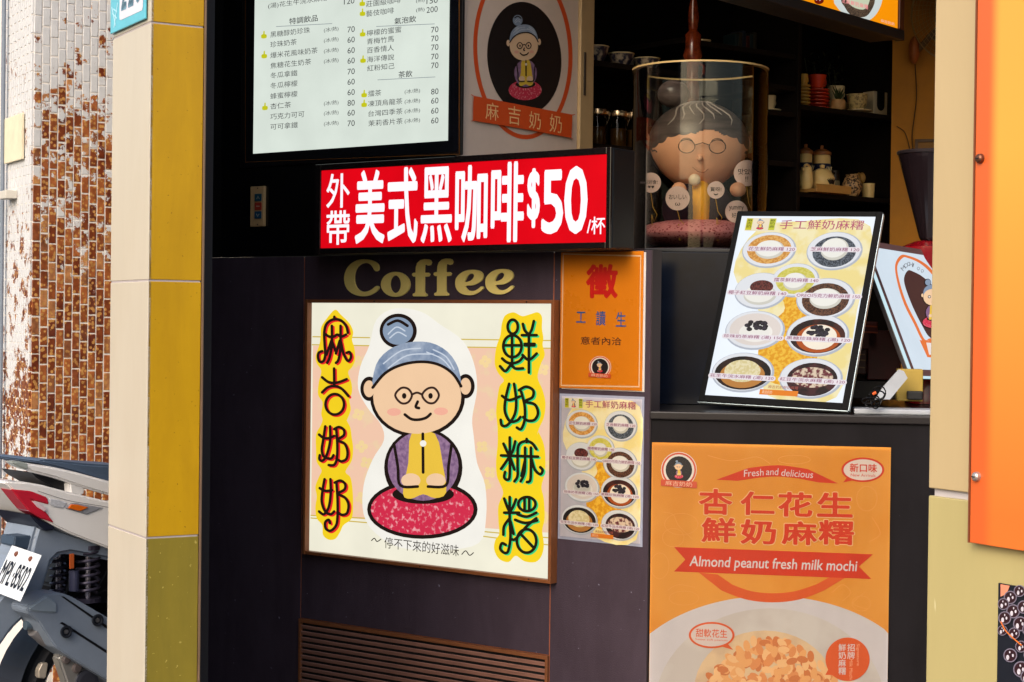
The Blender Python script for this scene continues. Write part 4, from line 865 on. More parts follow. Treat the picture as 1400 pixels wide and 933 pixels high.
for i, (ch, a0, a1, y, h) in enumerate([('麻', 100, 183, 712, 110), ('吉', 243, 322, 738, 118), ('奶', 377, 452, 770, 110), ('奶', 508, 586, 790, 115)]):
    (u0, v0), (u1, _) = kl([(a0, y), (a1, y)]); LG.text(ch, u0, u1, v0, h / 4.6625, mat((226, 176, 120), .5), 13)
LG.arc_text('MOCHI QQ', 640 + 350 / 4.6625, 330 / 4.6625, 262 / 4.6625, 440 / 4.6625, 128, 52, 8, mat((40, 30, 30), .5), 2)

# ================================================================== COUNTER
M_CTR = mat((18, 15, 18), .5, noise=.15, scale=8, bump=.1, spec=.12, grime=(6, .4, (34, 31, 36)), name='black_laminate', speck=((52, 50, 60), 60, .74))
zc = COUNT.pt(1085, 566)[1]; rx1 = COUNT.pt(1120, 400, .34)[0]
CT = Thing('counter', 'black serving counter carrying the monitors, with the peanut poster on its front', 'counter', COUNT, (.5, .2, 0))
cx1 = COUNT.pt(1400, 600)[0]
CT.box('front_panel', .004, cx1, .0, .03, 0, zc - .025, M_CTR, .002)
CT.box('worktop', -.0, cx1, -.012, .455, zc - .024, zc, mat((34, 30, 32), .3, noise=.1), .004)
CT.box('worktop', rx1 + .002, cx1 + .2, .456, 1.2, zc - .024, zc, mat((34, 30, 32), .3, noise=.1), .004)
CT.box('body', .004, cx1 + .2, .031, 1.19, 0, zc - .0245, M_CTR)
# raised dark cabinet behind
yb = .34; rz = COUNT.pt(940, 344, yb)[1]; rx0 = COUNT.pt(800, 400, yb)[0]; rx1 = COUNT.pt(1120, 400, yb)[0]
RC = Thing('raised_cabinet', 'dark glossy cabinet on the counter under the clear display cylinder', 'cabinet', COUNT, ((rx0 + rx1) / 2, .6, zc))
yb2 = 1.0; yc_ = .46
RC.box('front_panel', COUNT.pt(880, 440, yc_)[0], COUNT.pt(1010, 440, yc_)[0], yc_, yc_ + .02, zc + .001, COUNT.pt(940, 345, yc_)[1], mat((20, 28, 44), .14, noise=.6, scale=3, spec=.22, name='dark_tinted_glass'), .002)
rz = COUNT.pt(940, 345, yc_)[1]
RC.box('top', COUNT.pt(880, 440, yc_)[0], rx1, .4605, yb2, rz + .0005, rz + .012, mat((40, 40, 44), .35), .002)
RC.box('edge_post', COUNT.pt(880, 440, yc_ - .01)[0], COUNT.pt(893, 440, yc_ - .01)[0], yc_ - .015, yc_ - .0005, zc + .001, rz, mat((30, 26, 31), .5), .002)
RC.box('back_panel', rx0, rx1, yb2 - .02, yb2, .03, rz, mat((18, 16, 20), .6))
RC.box('side_panel', COUNT.pt(1010, 440, yc_)[0] + .001, COUNT.pt(1010, 440, yc_)[0] + .02, .4605, yb2 - .021, zc + .001, rz, mat((22, 20, 24), .4))

# ---- big peanut poster on the counter front
BP = Thing('peanut_mochi_poster', 'large glossy orange peanut mochi poster on the counter front', 'poster', COUNT, (COUNT.pt(1055, 760)[0], 0, .9))
hx0, hx1 = COUNT.pt(889.5, 760, -.003)[0], COUNT.pt(1216, 760, -.003)[0]; hz1 = COUNT.pt(1055, 608.5, -.003)[1]; hz0 = hz1 - (hx1 - hx0) * 1.41
BP.box('sheet', hx0, hx1, -.003, -.0005, hz0, hz1, mottled((222, 142, 50), (228, 152, 62), 3, .5, rough=.22))
BP.y = -.003
kb = lambda L: mp_(L, 880, 590, 2.72)
pr = lambda c, **k: mat(c, .3, noise=.03, **k)
RD, ORG, WH = pr((210, 58, 28)), pr((218, 90, 38)), pr((216, 206, 206))
dood = [kb(circ(140, 345, 62, 40)), kb(circ(110, 395, 40, 34)), kb([(75, 300), (110, 310), (130, 350), (180, 400)]), kb(circ(150, 620, 55, 26)), kb([(90, 590), (130, 570), (190, 580)]), kb(circ(830, 250, 38, 46)), kb([(240, 90), (330, 110), (420, 95), (470, 120)]), kb(circ(60, 500, 34, 48)), kb([(820, 600), (780, 640), (830, 660)]), kb(circ(810, 640, 34, 28)), kb([(700, 600), (740, 570), (770, 600), (740, 630)]), kb(circ(560, 105, 60, 16)), kb([(850, 320), (880, 380), (840, 410)])]
for d_ in dood: BP.stroke('pale_doodle', [d_], .9, pr((228, 152, 66)), 1)
n_ = 40
def bowl_top(x): return 1000 - 388 * math.sqrt(max(0, 1 - ((x - 470) / 580) ** 2))
xL, xR_ = 32 - 9, 916
def polyb(L): return [BPuv(*p) for p in L]
zB = hz0 + .001
tp = [BP.T(*kb([(xL + (xR_ - xL) * i / n_, bowl_top(xL + (xR_ - xL) * i / n_))])[0]) for i in range(n_ + 1)]
def bowl_poly(nm, pts, m, layer):
    pts = [(min(max(x, hx0 + .0004), hx1 - .0004), z) for x, z in pts] + [(hx1 - .0004, zB), (hx0 + .0004, zB)]
    t2 = BP.sub(lambda a, b: (a, b)); return t2.poly(nm, [pts], m, layer)
bowl_poly('bowl_picture', tp, pr((206, 199, 202)), 1.6)
BP.ell('bowl_inside', *kb([(470, 1030)])[0], 430 / 2.72, 372 / 2.72, mottled((206, 198, 192), (198, 188, 182), 6, .5, rough=.3), 2, n=60)
BP.ell('mochi_picture', *kb([(450, 960)])[0], 262 / 2.72, 220 / 2.72, mottled((222, 190, 150), (208, 176, 142), 10, .5, rough=.3), 2.4, n=40)
rg = random.Random(3); cols = [pr((222, 142, 84)), pr((232, 166, 104)), pr((206, 120, 66)), pr((238, 186, 130))]; pn = [[] for _ in cols]
for j in range(230):
    v = rg.uniform(0, 1) ** .7; hw = 60 + 175 * min(1, v * 1.6); x = 478 + rg.uniform(-1, 1) * hw; y = 768 + v * 210
    a = rg.uniform(0, 3.14); L = [(x + 22 * math.cos(t) * math.cos(a) - 13 * math.sin(t) * math.sin(a), y + 22 * math.cos(t) * math.sin(a) + 13 * math.sin(t) * math.cos(a)) for t in [i * .63 for i in range(10)]]
    c = (j * 7 + rg.randint(0, 1)) % 4; pn[c].append(BP.flat_geo([kb(L)], 2.8 + j * .012))
for g, m in zip(pn, cols): BP.add('peanut_picture', join(*g), m, kind='stuff')
arc = lambda a0, a1, cx, cy, rx, ry, n=20: [(cx + rx * math.cos(R(a0 + (a1 - a0) * i / n)), cy + ry * math.sin(R(a0 + (a1 - a0) * i / n))) for i in range(n + 1)]
BP.poly('top_ribbon', kb([(270, 180)] + spline([(390, 136), (500, 126), (610, 140)], False, 5) + [(724, 194), (650, 190)] + spline([(580, 176), (500, 168), (430, 172)], False, 5) + [(350, 184)]), RD, 1)
for w_, a_, b2, y_, r__ in (('Fresh', 372, 446, 154, -.07), ('and', 455, 502, 150, .0), ('delicious', 512, 630, 157, .07)): BP.text(w_, 880 + a_ / 2.72, 880 + b2 / 2.72, 590 + y_ / 2.72, 9.5, WH, 2, rot=r__ or 1e-6, shear=.1)
HAL = pr((232, 176, 120))
chars = [('杏', 205, 330, 262, 96), ('仁', 360, 487, 268, 88), ('花', 500, 628, 272, 92), ('生', 645, 778, 273, 92), ('鮮', 215, 343, 367, 92), ('奶', 360, 493, 374, 92), ('麻', 513, 645, 378, 88), ('糬', 650, 783, 376, 92)]
for ch, a0, a1, y, h in chars:
    (u0, v0), (u1, _) = kb([(a0, y), (a1, y)])
    BP.text(ch, u0 - 1.4, u1 + 1.4, v0, h / 2.72 + 2.8, HAL, 1.5, name='lettering_halo', bold=.045); BP.text(ch, u0, u1, v0, h / 2.72, RD, 2, bold=.026)
BP.poly('ribbon_banner', kb([(113, 430), (853, 457), (800, 503), (847, 549), (113, 521), (155, 477)]), RD, 1.8)
BP.poly('ribbon_smile', [kb([(205, 525)] + spline([(290, 592), (380, 625), (480, 636), (580, 625), (670, 592)], False, 4) + [(748, 545), (690, 543)] + spline([(640, 570), (560, 595), (480, 602), (400, 594), (330, 570)], False, 4) + [(275, 532)])], ORG, 2.2)
BP.text('Almond peanut fresh milk mochi', *[v for v in (880 + 170 / 2.72, 880 + 795 / 2.72)], 590 + 497 / 2.72, 19, WH, 2.8, bold=.012, shear=.12)
small_logo(BP, 880 + 131 / 2.72, 590 + 143 / 2.72, 24.5, layer=1)
BP.ell('speech_bubble', *kb([(815, 143)])[0], 80 / 2.72, 46 / 2.72, RD, 1); BP.poly('bubble_tail', kb([(742, 190), (765, 160), (790, 180)]), RD, .8); BP.ell('bubble_inside', *kb([(815, 143)])[0], 72 / 2.72, 39 / 2.72, pr((224, 206, 196)), 1.5)
BP.text('新口味', 880 + 766 / 2.72, 880 + 868 / 2.72, 590 + 136 / 2.72, 12, RD, 2, bold=.02); BP.text('New Arrivals', 880 + 770 / 2.72, 880 + 862 / 2.72, 590 + 163 / 2.72, 4.2, RD, 2)
BP.ell('speech_bubble', *kb([(253, 757)])[0], 85 / 2.72, 49 / 2.72, ORG, 6); BP.poly('bubble_tail', kb([(275, 795), (333, 812), (300, 775)]), ORG, 5.9); BP.ell('bubble_inside', *kb([(253, 757)])[0], 77 / 2.72, 42 / 2.72, pr((214, 196, 190)), 6.5)
BP.text('甜軟花生', 880 + 194 / 2.72, 880 + 311 / 2.72, 590 + 750 / 2.72, 11.5, ORG, 7, bold=.01); BP.text('Sweet soft peanuts', 880 + 192 / 2.72, 880 + 312 / 2.72, 590 + 775 / 2.72, 3.6, ORG, 7)
BP.ell('orange_disc', *kb([(758, 847)])[0], 82 / 2.72, 81 / 2.72, ORG, 6); BP.poly('bubble_tail', kb([(675, 905), (700, 860), (735, 905)]), ORG, 5.9)
vt = []
for i, ch in enumerate('鮮奶麻糬'): vt.append((ch, 880 + 724 / 2.72, 880 + 752 / 2.72, 590 + (803 + 29 * i) / 2.72, 10))
for i, ch in enumerate('招牌'): vt.append((ch, 880 + 757 / 2.72, 880 + 785 / 2.72, 590 + (803 + 29 * i) / 2.72, 10))
for it_ in vt: BP.texts([it_], WH, 7, bold=.01)
BP.text('Signature', 880 + 796 / 2.72 - 15, 880 + 796 / 2.72 + 15, 590 + 830 / 2.72, 5, pr((236, 170, 130)), 7, rot=math.pi / 2)
BP.text('Milk Mochi', 880 + 771 / 2.72 - 14, 880 + 771 / 2.72 + 14, 590 + 884 / 2.72, 4.5, pr((236, 170, 130)), 7, rot=math.pi / 2)

laminate(BP, hx0, hx1, hz0, hz1, -.0105)
# ---- tilted monitor on the counter
MN_O = ray(1080.57, 419.4, 5.38)
MON = Frame(MN_O, R(-28.67), R(23.68), R(1.52))
MN = Thing('tilted_menu_monitor', 'black framed lit screen leaning on the counter showing nine bowls', 'monitor', MON, (0, 0, 0))
MW, MH = .4556 / 2 * 5.38 / 5.15, .6257 / 2 * 5.38 / 5.15
MN.box('housing', -MW, MW, .002, .022, -MH, MH, mat((16, 18, 22), .3), .004)
s0, s1, s2, s3 = -MW + .0195, MW - .0205, -MH + .0225, MH - .019
BZ = mat((10, 11, 14), .6, spec=.1)
MN.box('bezel_side', -MW + .002, s0, -.002, .0015, -MH + .002, MH - .002, BZ, .0008); MN.box('bezel_side', s1, MW - .002, -.002, .0015, -MH + .002, MH - .002, BZ, .0008)
MN.box('bezel_rail', s0 + .0002, s1 - .0002, -.002, .0015, s3, MH - .002, BZ, .0008); MN.box('bezel_rail', s0 + .0002, s1 - .0002, -.002, .0015, -MH + .002, s2, BZ, .0008)
RIM = mat((205, 222, 228), .25, metal=.6)
MN.box('edge_strip', MW + .0002, MW + .0028, -.001, .012, -MH, MH - .01, RIM, .0008); MN.box('edge_strip', -MW, MW, -.001, .012, -MH - .003, -MH - .0003, RIM, .0008)
MN.box('screen', s0, s1, -.0005, .0012, s2, s3, glow((232, 240, 250), .98, .03, 5))
MN.y = -.0006
MN.T = lambda u, v: (s0 + (s1 - s0) * (u + 1) / 432, s3 - (s3 - s2) * (v + 2) / 784)
menu_art(MN, .93)
MN.box('rear_foot', -.02, .02, .0225, .032, -MH + .05, MH - .1, mat((20, 20, 24), .4), .002)
# strut down to the worktop
tf_ = MN.root.matrix_world @ Vector((0, .03, .1)); bt = Vector((tf_.x + .05, tf_.y + .06, zc + .006))
MN.add('stand_strut', tube_geo([MON.I @ tf_, MON.I @ bt], .007), mat((24, 24, 28), .4, metal=.4))

# ---- second lit panel behind
T2O = ray(1294.46, 429.07, 5.80)
TB = Frame(T2O, R(53.28), R(23.29), R(1.77))
sc_ = 5.80 / 5.3
tw0, th0 = -.8257 / 2 * sc_, .4212 / 2 * sc_; tx1 = tw0 + .5
TD = Thing('tilted_logo_display', 'lit white panel with an orange ringed logo, half hidden by the right pillar', 'display', TB, (tw0 + .26, 0, 0))
TD.box('housing', tw0, tx1, .004, .02, -th0, th0, mat((60, 56, 58), .35), .003)
TD.box('glowing_edge', tw0 - .003, tw0 + .009, -.002, .0035, -th0, th0, glow((206, 236, 246), .95)); TD.box('glowing_edge', tw0 + .0095, tx1, -.002, .0035, -th0 - .003, -th0 + .004, glow((206, 236, 246), .95))
FRb = mat((112, 84, 86), .45)
TD.box('bezel_side', tw0 + .0095, tw0 + .032, -.001, .0035, -th0 + .0045, th0, FRb); TD.box('bezel_rail', tw0 + .0325, tx1, -.001, .0035, -th0 + .0045, -th0 + .026, FRb); TD.box('bezel_rail', tw0 + .0325, tx1, -.001, .0035, th0 - .02, th0, FRb)
TD.box('screen', tw0 + .0325, tx1, .0, .0032, -th0 + .0262, th0 - .0202, glow((214, 228, 240), .95))
TD.y = -.0002
OE = glow((232, 122, 66), .95)
kt = lambda L: mp_(L, 940, 270, 3.0086)
TD.poly('orange_ring', [kt(spline([(1075, 240), (960, 238), (905, 230)], False, 2)[:0] + spline([(875, 240), (905, 240), (960, 262), (1010, 305), (1075, 400), (1080, 600), (990, 590), (965, 590), (930, 520), (890, 440), (862, 350), (853, 280)], True, 4)), kt(spline([(884, 250), (905, 250), (955, 272), (1005, 318), (1065, 405), (1072, 590), (1000, 580), (975, 585), (940, 515), (900, 435), (872, 350), (862, 285)], True, 4))], OE, 1)
TD.poly('dark_oval', kt(spline([(905, 302), (925, 305), (970, 330), (1030, 390), (1070, 480), (1070, 600), (1000, 580), (965, 530), (925, 450), (895, 370), (890, 330)], True, 4)), glow((78, 52, 50), .95), 1.4)
TD.poly('orange_band', kt([(953, 588), (1075, 600), (1085, 670), (985, 658)]), OE, 2); TD.poly('band_patch', kt([(980, 598), (1075, 606), (1080, 655), (992, 648)]), glow((236, 226, 224), .95), 2.5)
figure(TD, 940 + 1004 / 3.0086, 270 + 440 / 3.0086, .098, .95, layer=3, simple=True, sx=.85)
TD.add('lettering', join(*[TD.text_geo(ch, *[940 + v / 3.0086 for v in (x - w_ / 2, x + w_ / 2)], 270 + y / 3.0086, h_ / 3.0086, 2, rot=rt) for ch, x, y, w_, h_, rt in (('M', 886, 292, 17, 17, -.75), ('O', 897, 281, 16, 17, -.5), ('C', 908, 275, 13, 16, -.2), ('H', 918, 276, 13, 16, .1), ('I', 927, 280, 4, 16, .3), ('Q', 948, 294, 13, 14, .6), ('Q', 964, 304, 13, 14, .7))]), glow((110, 110, 116), .95))
# ---- white stand, cable, gadgets on the counter
WS = Thing('white_stand', 'white slanted stand arm on a flat white base behind the monitor', 'stand', COUNT, (.9, .1, zc))
WMm = mat((170, 174, 182), .4)
c_ = lambda px, py, y: (lambda p: (p[0], y, p[1]))(COUNT.pt(px, py, y))
WS.box('base', COUNT.pt(1168, 552, .05)[0], COUNT.pt(1300, 552, .05)[0], .05, .17, zc + .0005, zc + .016, WMm, .004)
ka = lambda x, y: (1150 + x / 5.83, 440 + y / 5.83)
P_ = [COUNT.pt(*ka(x, y), .12) for x, y in ((270, 620), (390, 620), (530, 450), (500, 395), (460, 380), (335, 520))]
WS.add('arm', (lambda L: ([Vector((x, .12, z)) for x, z in L] + [Vector((x, .135, z)) for x, z in L], [list(range(len(L)))] + [list(range(len(L), 2 * len(L)))[::-1]] + [[i, (i + 1) % len(L), len(L) + (i + 1) % len(L), len(L) + i] for i in range(len(L))]))([(x, max(z, zc + .0165)) for x, z in P_]), WMm)
CBm = mat((12, 12, 14), .4)
loops = []
rg = random.Random(11)
for (px, py, rx_, ry_) in ((1190, 552, 7, 5), (1197, 550, 6, 9), (1202, 537, 9, 9), (1199, 541, 11, 7), (1187, 548, 9, 4)):
    loops += [c_(px + rx_ * math.cos(t * .55), min(py + ry_ * math.sin(t * .55), 560), .02 + .01 * math.sin(t + rx_)) for t in range(13)]
pts = spline([(p[0], p[2]) for p in loops], False, 1)
CBo = Thing('black_cable', 'loosely coiled black cable lying at the foot of the tilted monitor', 'cable', COUNT, (.8, .02, zc))
CBo.add('cord', tube_geo([(p[0], p[1], max(p[2], zc + .004)) for p in loops], .0021, 6), CBm, smooth=True)
CBo.add('orange_tie', tube_geo([c_(1193, 539, .02), c_(1198, 537, .018)], .0045, 8), mat((220, 90, 30), .5))
YBx = Thing('yellow_box', 'small mustard yellow box behind the white stand arm', 'box', COUNT, (1, .2, zc))
YBx.pbox('carton', 1227, 1262, 505, 549, .20, .26, mat((168, 140, 60), .6), .003)
Bk = Thing('black_clip', 'flat black folded clip lying in front of the red grinder', 'clip', COUNT, (1, .17, zc))
Bk.pbox('clip_body', 1240, 1262, 535, 547, .171, .195, mat((14, 12, 14), .5), .004)

# ---- red coffee grinder with dark hopper
GF = Frame(COUNT.M @ Vector((0, .86, 0)), -R(8.2))
gx, gz = GF.pt(1262, 548); g_s = (COUNT.M @ Vector((0, .86, 0))).y / F_PX * 1.08
GRi = Thing('coffee_grinder', 'red coffee grinder with a dark funnel hopper beside the right pillar', 'grinder', GF, (gx, 0, zc))
gzt = GF.pt(1262, 330)[1]; gz2 = GF.pt(1262, 212)[1]
m_ = g_s
GRi.add('body', lathe_geo([(.0001, zc + .002), (22 * m_, zc + .002), (22 * m_, zc + .02), (18 * m_, zc + .08), (18 * m_, gzt - .14), (30 * m_, gzt - .06), (30 * m_, gzt - .02), (12 * m_, gzt + .0)], 32, (gx, 0, 0)), mat((128, 10, 22), .25, coat=.5), smooth=True)
GRi.add('hopper', lathe_geo([(10 * m_, gzt + .002), (12 * m_, gzt + .01), (38 * m_, gz2 - .012), (39 * m_, gz2), (.0001, gz2)], 36, (gx + .012, 0, 0)), mat((30, 22, 26), .15, spec=.6), smooth=False)
GRi.add('hopper_lid', lathe_geo([(40.5 * m_, gz2 + .001), (41 * m_, gz2 + .008), (40 * m_, gz2 + .012), (.0001, gz2 + .014)], 36, (gx + .012, 0, 0)), mat((44, 38, 42), .3))

# ---- dark red and brown boxes seen between the two screens
for k, (xl_, xr_2, yt_, yb_, c, lb) in enumerate([(1150, 1200, 440, 478, (84, 22, 16), 'dark red carton behind the tilted monitor, upper one'), (1150, 1185, 478, 512, (62, 28, 18), 'brown carton under the dark red one behind the monitor'), (1186, 1232, 452, 520, (70, 10, 14), 'dark crimson tin right of the brown carton'), (1150, 1232, 521, 546, (24, 18, 16), 'low black tray under the cartons behind the monitor')]):
    b0 = Thing(('carton', 'carton', 'tin', 'tray')[k], lb, ('carton', 'carton', 'tin', 'tray')[k], COUNT, (0, .35, zc))
    b0.pbox('body', xl_, xr_2, yt_, yb_, .66, .8, mat(c, .5, noise=.3, scale=20), .004)
    if k == 0: b0.y = .6595; b0.stroke('printed_lines', [[(1184, 446), (1198, 447)], [(1180, 454), (1199, 455)]], 2.2, mat((160, 60, 24), .5), 1)
    if k == 1: b0.y = .6595; b0.stroke('printed_lines', [[(1170, 484), (1182, 485)], [(1170, 492), (1183, 493)], [(1172, 502), (1182, 503)]], 1.6, mat((120, 84, 50), .5), 1)

# ================================================================== CLEAR CYLINDER WITH DOLL
CYO = ray(955, 300, 5.92)
CYF = Frame(Vector((CYO.x, CYO.y, rz + .0125)), 0)
dpx = 5.92 / F_PX
cyr = 92.5 * dpx; cyh = CYF.pt(955, 98)[1]
CYT = Thing('display_cylinder', 'clear acrylic display cylinder standing on the dark cabinet', 'cylinder', CYF)
CYT.add('tube', join(lathe_geo([(cyr, 0), (cyr, cyh)], 96), lathe_geo([(cyr - .004, cyh), (cyr - .004, .0)], 96)), glass(), smooth=True)
CYT.add('rim', lathe_geo([(cyr - .0045, cyh + .0005), (cyr + .001, cyh + .0005), (cyr + .001, cyh + .006), (cyr - .0045, cyh + .006), (cyr - .0045, cyh + .0005)], 72), mat((206, 176, 120), .3), smooth=False)
CYT.add('base_disc', lathe_geo([(.0001, .001), (cyr + .004, .001), (cyr + .004, .006), (.0001, .006)], 72), mat((40, 30, 34), .4))
def DX(px): return CYF.pt(px, 240)[0]
def DZ(py): return CYF.pt(955, py)[1]
DL = Thing('grandmother_doll', 'large headed grandmother doll with grey hair inside the clear cylinder', 'doll', CYF, (0, 0, .007))
SKN = mat((240, 176, 140), .55, noise=.08, scale=8)
hz = (DZ(140) + DZ(262)) / 2 - .012; hh = (DZ(140) - DZ(252)) / 2
V, Fc = ball_geo((DX(955), 0, hz), 67 * dpx, 60 * dpx, hh)
V = [Vector((DX(955) + (v.x - DX(955)) * (1 - .22 * max(0, (hz - v.z) / hh)), v.y, v.z)) for v in V]
body = DL.add('head', (V, Fc), SKN, smooth=True)
HR = mat((92, 80, 78), .3, noise=.75, scale=9, stretch=(.7, 1, 5))
V, Fc = ball_geo((DX(955), .012, hz + hh * .15), 69 * dpx, 62 * dpx, hh * 1.04, 140, 90)
keep = lambda v: v.z > hz + hh * (.12 + .26 * math.cos((v.x - DX(962)) * 22)) or v.y > 60 * dpx * .35
idx = [i for i, v in enumerate(V) if keep(v)]; mpv = {i: k for k, i in enumerate(idx)}
DL.add('hair', ([V[i] for i in idx], [[mpv[i] for i in f] for f in Fc if all(i in mpv for i in f)]), HR, smooth=True)
DL.add('hair_bun', ball_geo((DX(920), .02, DZ(128)), 22 * dpx, 20 * dpx, 19 * dpx), HR, smooth=True)
for sx_ in (881, 1017): DL.add('ear', ball_geo((DX(sx_), 0, DZ(196)), 8 * dpx, 8 * dpx, 14 * dpx), SKN, smooth=True)
for k in range(7):
    a_ = -1.0 + k * .3; rr_ = 1.075
    pts_ = []
    for j in range(9):
        th_ = R(22 + j * 8) ; ph_ = -math.pi / 2 + a_ * .8 + .12 * math.sin(j)
        pts_.append((DX(955) + 69 * dpx * 1.008 * math.cos(th_) * math.cos(ph_), .012 + 62 * dpx * 1.008 * math.cos(th_) * math.sin(ph_), hz + hh * .15 + hh * 1.048 * math.sin(th_)))
    if pts_[0][2] > hz: DL.add('hair_strand', tube_geo(pts_[(k % 3):], [.0008] + [.0026] * (7 - k % 3) + [.0008], 6), mat((176, 164, 158), .4), smooth=True)  # pale tubes painting highlights onto the hair
GLm = mat((28, 20, 22), .4)
yf = -60 * dpx * .96
for gx_ in (932, 973):
    DL.add('glasses_ring', tube_geo([(DX(gx_ + 11 * math.cos(t)), yf - .004 - .012 * math.cos(0), DZ(207 + 9 * math.sin(t))) for t in [i * math.pi / 10 for i in range(20)]], .0016, 6, True), GLm)
    DL.add('eye_line', tube_geo([(DX(gx_ + 8 * math.cos(t)), yf - .010, DZ(201 + 5 * math.sin(t))) for t in [math.pi + i * math.pi / 8 for i in range(9)]], .0014, 6), GLm)
DL.add('glasses_bridge', tube_geo([(DX(943), yf - .016, DZ(205)), (DX(953), yf - .017, DZ(202)), (DX(962), yf - .016, DZ(205))], .0016, 6), GLm)
DL.add('nose', ball_geo((DX(950), yf - .006, DZ(222)), 4 * dpx, 4 * dpx, 4 * dpx), SKN, smooth=True)
DL.add('mouth', tube_geo([(DX(941), yf + .004, DZ(234)), (DX(948), yf + .001, DZ(240)), (DX(956), yf + .001, DZ(241)), (DX(962), yf + .003, DZ(236))], .0014, 6), mat((150, 84, 60), .6))
V, Fc = ball_geo((DX(955), .0, DZ(285)), 50 * dpx, 42 * dpx, 42 * dpx)
DL.add('jacket', (V, Fc), mat((46, 30, 48), .7, bump=.2), smooth=True)
DL.add('yellow_shirt', ball_geo((DX(955), -20 * dpx, DZ(283)), 17 * dpx, 28 * dpx, 40 * dpx), mat((244, 176, 40), .6), smooth=True)
DL.add('collar_pearl', ball_geo((DX(945), -46 * dpx, DZ(250)), 8 * dpx, 6 * dpx, 8 * dpx), mat((226, 206, 180), .3), smooth=True)
for hx_, hy_, hr_ in ((925, 262, 10), (1004, 262, 11)): DL.add('hand', ball_geo((DX(hx_), -40 * dpx, DZ(hy_)), hr_ * dpx, 9 * dpx, hr_ * .9 * dpx), SKN, smooth=True)
CUS = Thing('round_cushion', 'dusty pink dotted round cushion under the doll in the cylinder', 'cushion', CYF, (0, 0, .007))
V, Fc = ball_geo((0, 0, .007 + 21 * dpx), cyr * .94, cyr * .94, 21 * dpx, 40, 16)
CUS.add('cushion_body', (V, Fc), mottled((160, 64, 76), (224, 140, 146), 95, .34, rough=.8, vor=True), smooth=True)
# message bubbles on wires
PNK = mat((240, 206, 200), .5); INK = mat((40, 24, 30), .5); WIR = mat((196, 150, 40), .4)
for i, (px, py, r_, lines, lb) in enumerate([(890, 250, 13.5, [('真好食!', 0, -1, 18, 6), ('♥♥', 0, 6, 9, 4)], 'round note at the far left of the cylinder saying very tasty'), (926.4, 271.4, 16, [('おいしい', 0, -2, 24, 7), ('ω', 0, 8, 7, 4)], 'round note with japanese writing left of the yellow shirt'), (978.7, 260, 11.5, [('賞呀!', 0, -1, 15, 6), ('‿', 0, 6, 6, 3)], 'smallest round note, right of the yellow shirt'), (1021, 237, 17.5, [('맛있어', 0, -2, 24, 8), ('!!', 0, 8, 4, 7)], 'largest round note, with korean writing, highest at the right'), (1006.8, 289.6, 15, [('yummy', 0, -4, 20, 7), ('好呀', 0, 5, 13, 7)], 'round note saying yummy beside the tilted monitor')]):
    yy = -cyr * (.42, .8, .82, .42, .55)[i]
    x, z = CYF.pt(px, py, yy)
    N = Thing('message_note', lb, 'note', CYF, (x, yy, z), group='round message notes on wires')
    rr = r_ * dpx
    N.add('disc', lathe_geo([(.0001, yy - .001), (rr, yy - .001), (rr, yy + .002), (.0001, yy + .002)], 32, (x, 0, z), 'Y'), PNK)
    N.y = yy - .0012
    N.texts([(s_, px + dx - w_ / 2, px + dx + w_ / 2, py + dy, h_) for s_, dx, dy, w_, h_ in lines], INK, 1, bold=.01)
    zb_ = .03
    N.add('wire', tube_geo([(x, yy + .003, z - rr), (x + .008, yy + .003, z - rr - (z - rr - zb_) * .3), (x + .022, yy + .003, z - rr - (z - rr - zb_) * .45), (x + .012, yy + .003, z - rr - (z - rr - zb_) * .6), (x + .004, yy + .003, z - rr - (z - rr - zb_) * .45), (x + .01, yy + .006, zb_)], .0013, 6), WIR)

# ================================================================== BACK SHELVES
SU = Thing('shelf_unit', 'dark wooden shelf unit along the back wall of the shop', 'shelf unit', SHELF, (.7, .2, 0))
shx1 = SHELF.pt(1232, 200)[0]
M_SH = mat((20, 14, 11), .6, spec=.15, noise=.3, scale=12)
SU.box('back_board', -.4, shx1, .36, .38, .02, 3.04, mat((10, 8, 8), .8, spec=.1))
shelf_rows = [('up', SHELF.pt(870, 100)[1]), ('mid', SHELF.pt(1160, 160)[1]), ('low', SHELF.pt(1160, 268)[1])]
def SHZ(px, py, y): return SHELF.pt(px, py, y)[1]
zu = SHZ(868, 98, .12); zj_ = SHZ(834, 204, .12); zm = SHZ(1160, 158, .12); zlo = SHZ(1160, 272, .12)
xm = SHELF.pt(1092, 200)[0]
for nm, x0, x1, z in (('shelf', -.4, xm, zu), ('shelf', -.4, xm, zj_), ('shelf', xm, shx1, zm), ('shelf', xm, shx1, zlo), ('shelf', SHELF.pt(1040, 160)[0], xm, SHZ(1060, 158, .12)), ('shelf', SHELF.pt(930, 80)[0], xm, SHZ(980, 68, .12))):
    SU.box(nm, x0 + .001, x1 - .021, .0, .355, z - .02, z, M_SH, .002)
for x in (xm, shx1): SU.box('upright', x - .02, x, -.01, .359, .02, 3.04, M_SH, .002)
def item(name, lb, cat, px, base_z, y=.12, group=None):
    x = SHELF.pt(px, 442 - (base_z - 1.42) * 350, y)[0]
    t = Thing(name, lb, cat, SHELF, (x, y, base_z), group); t.k = (SHELF.M @ Vector((x, y, 0))).y / F_PX; t.x = x; t.yy = y; t.zb = base_z; return t
def lat(t, nm, prof, m, seg=24, dx=0, smooth=True, squash=1.):
    return t.add(nm, lathe_geo([(r * t.k, t.zb + .0005 + h * t.k) for r, h in prof], seg, (t.x + dx * t.k, t.yy, 0), squash=squash), m, smooth=smooth)
def handle(t, cx, cz, r, m, w=1.4, nm='handle'):
    return t.add(nm, tube_geo([(t.x + (cx + r * math.sin(a) * .8) * t.k, t.yy, t.zb + (cz + r * math.cos(a)) * t.k) for a in [i * math.pi / 8 for i in range(9)]], w * t.k, 8), m, smooth=True)
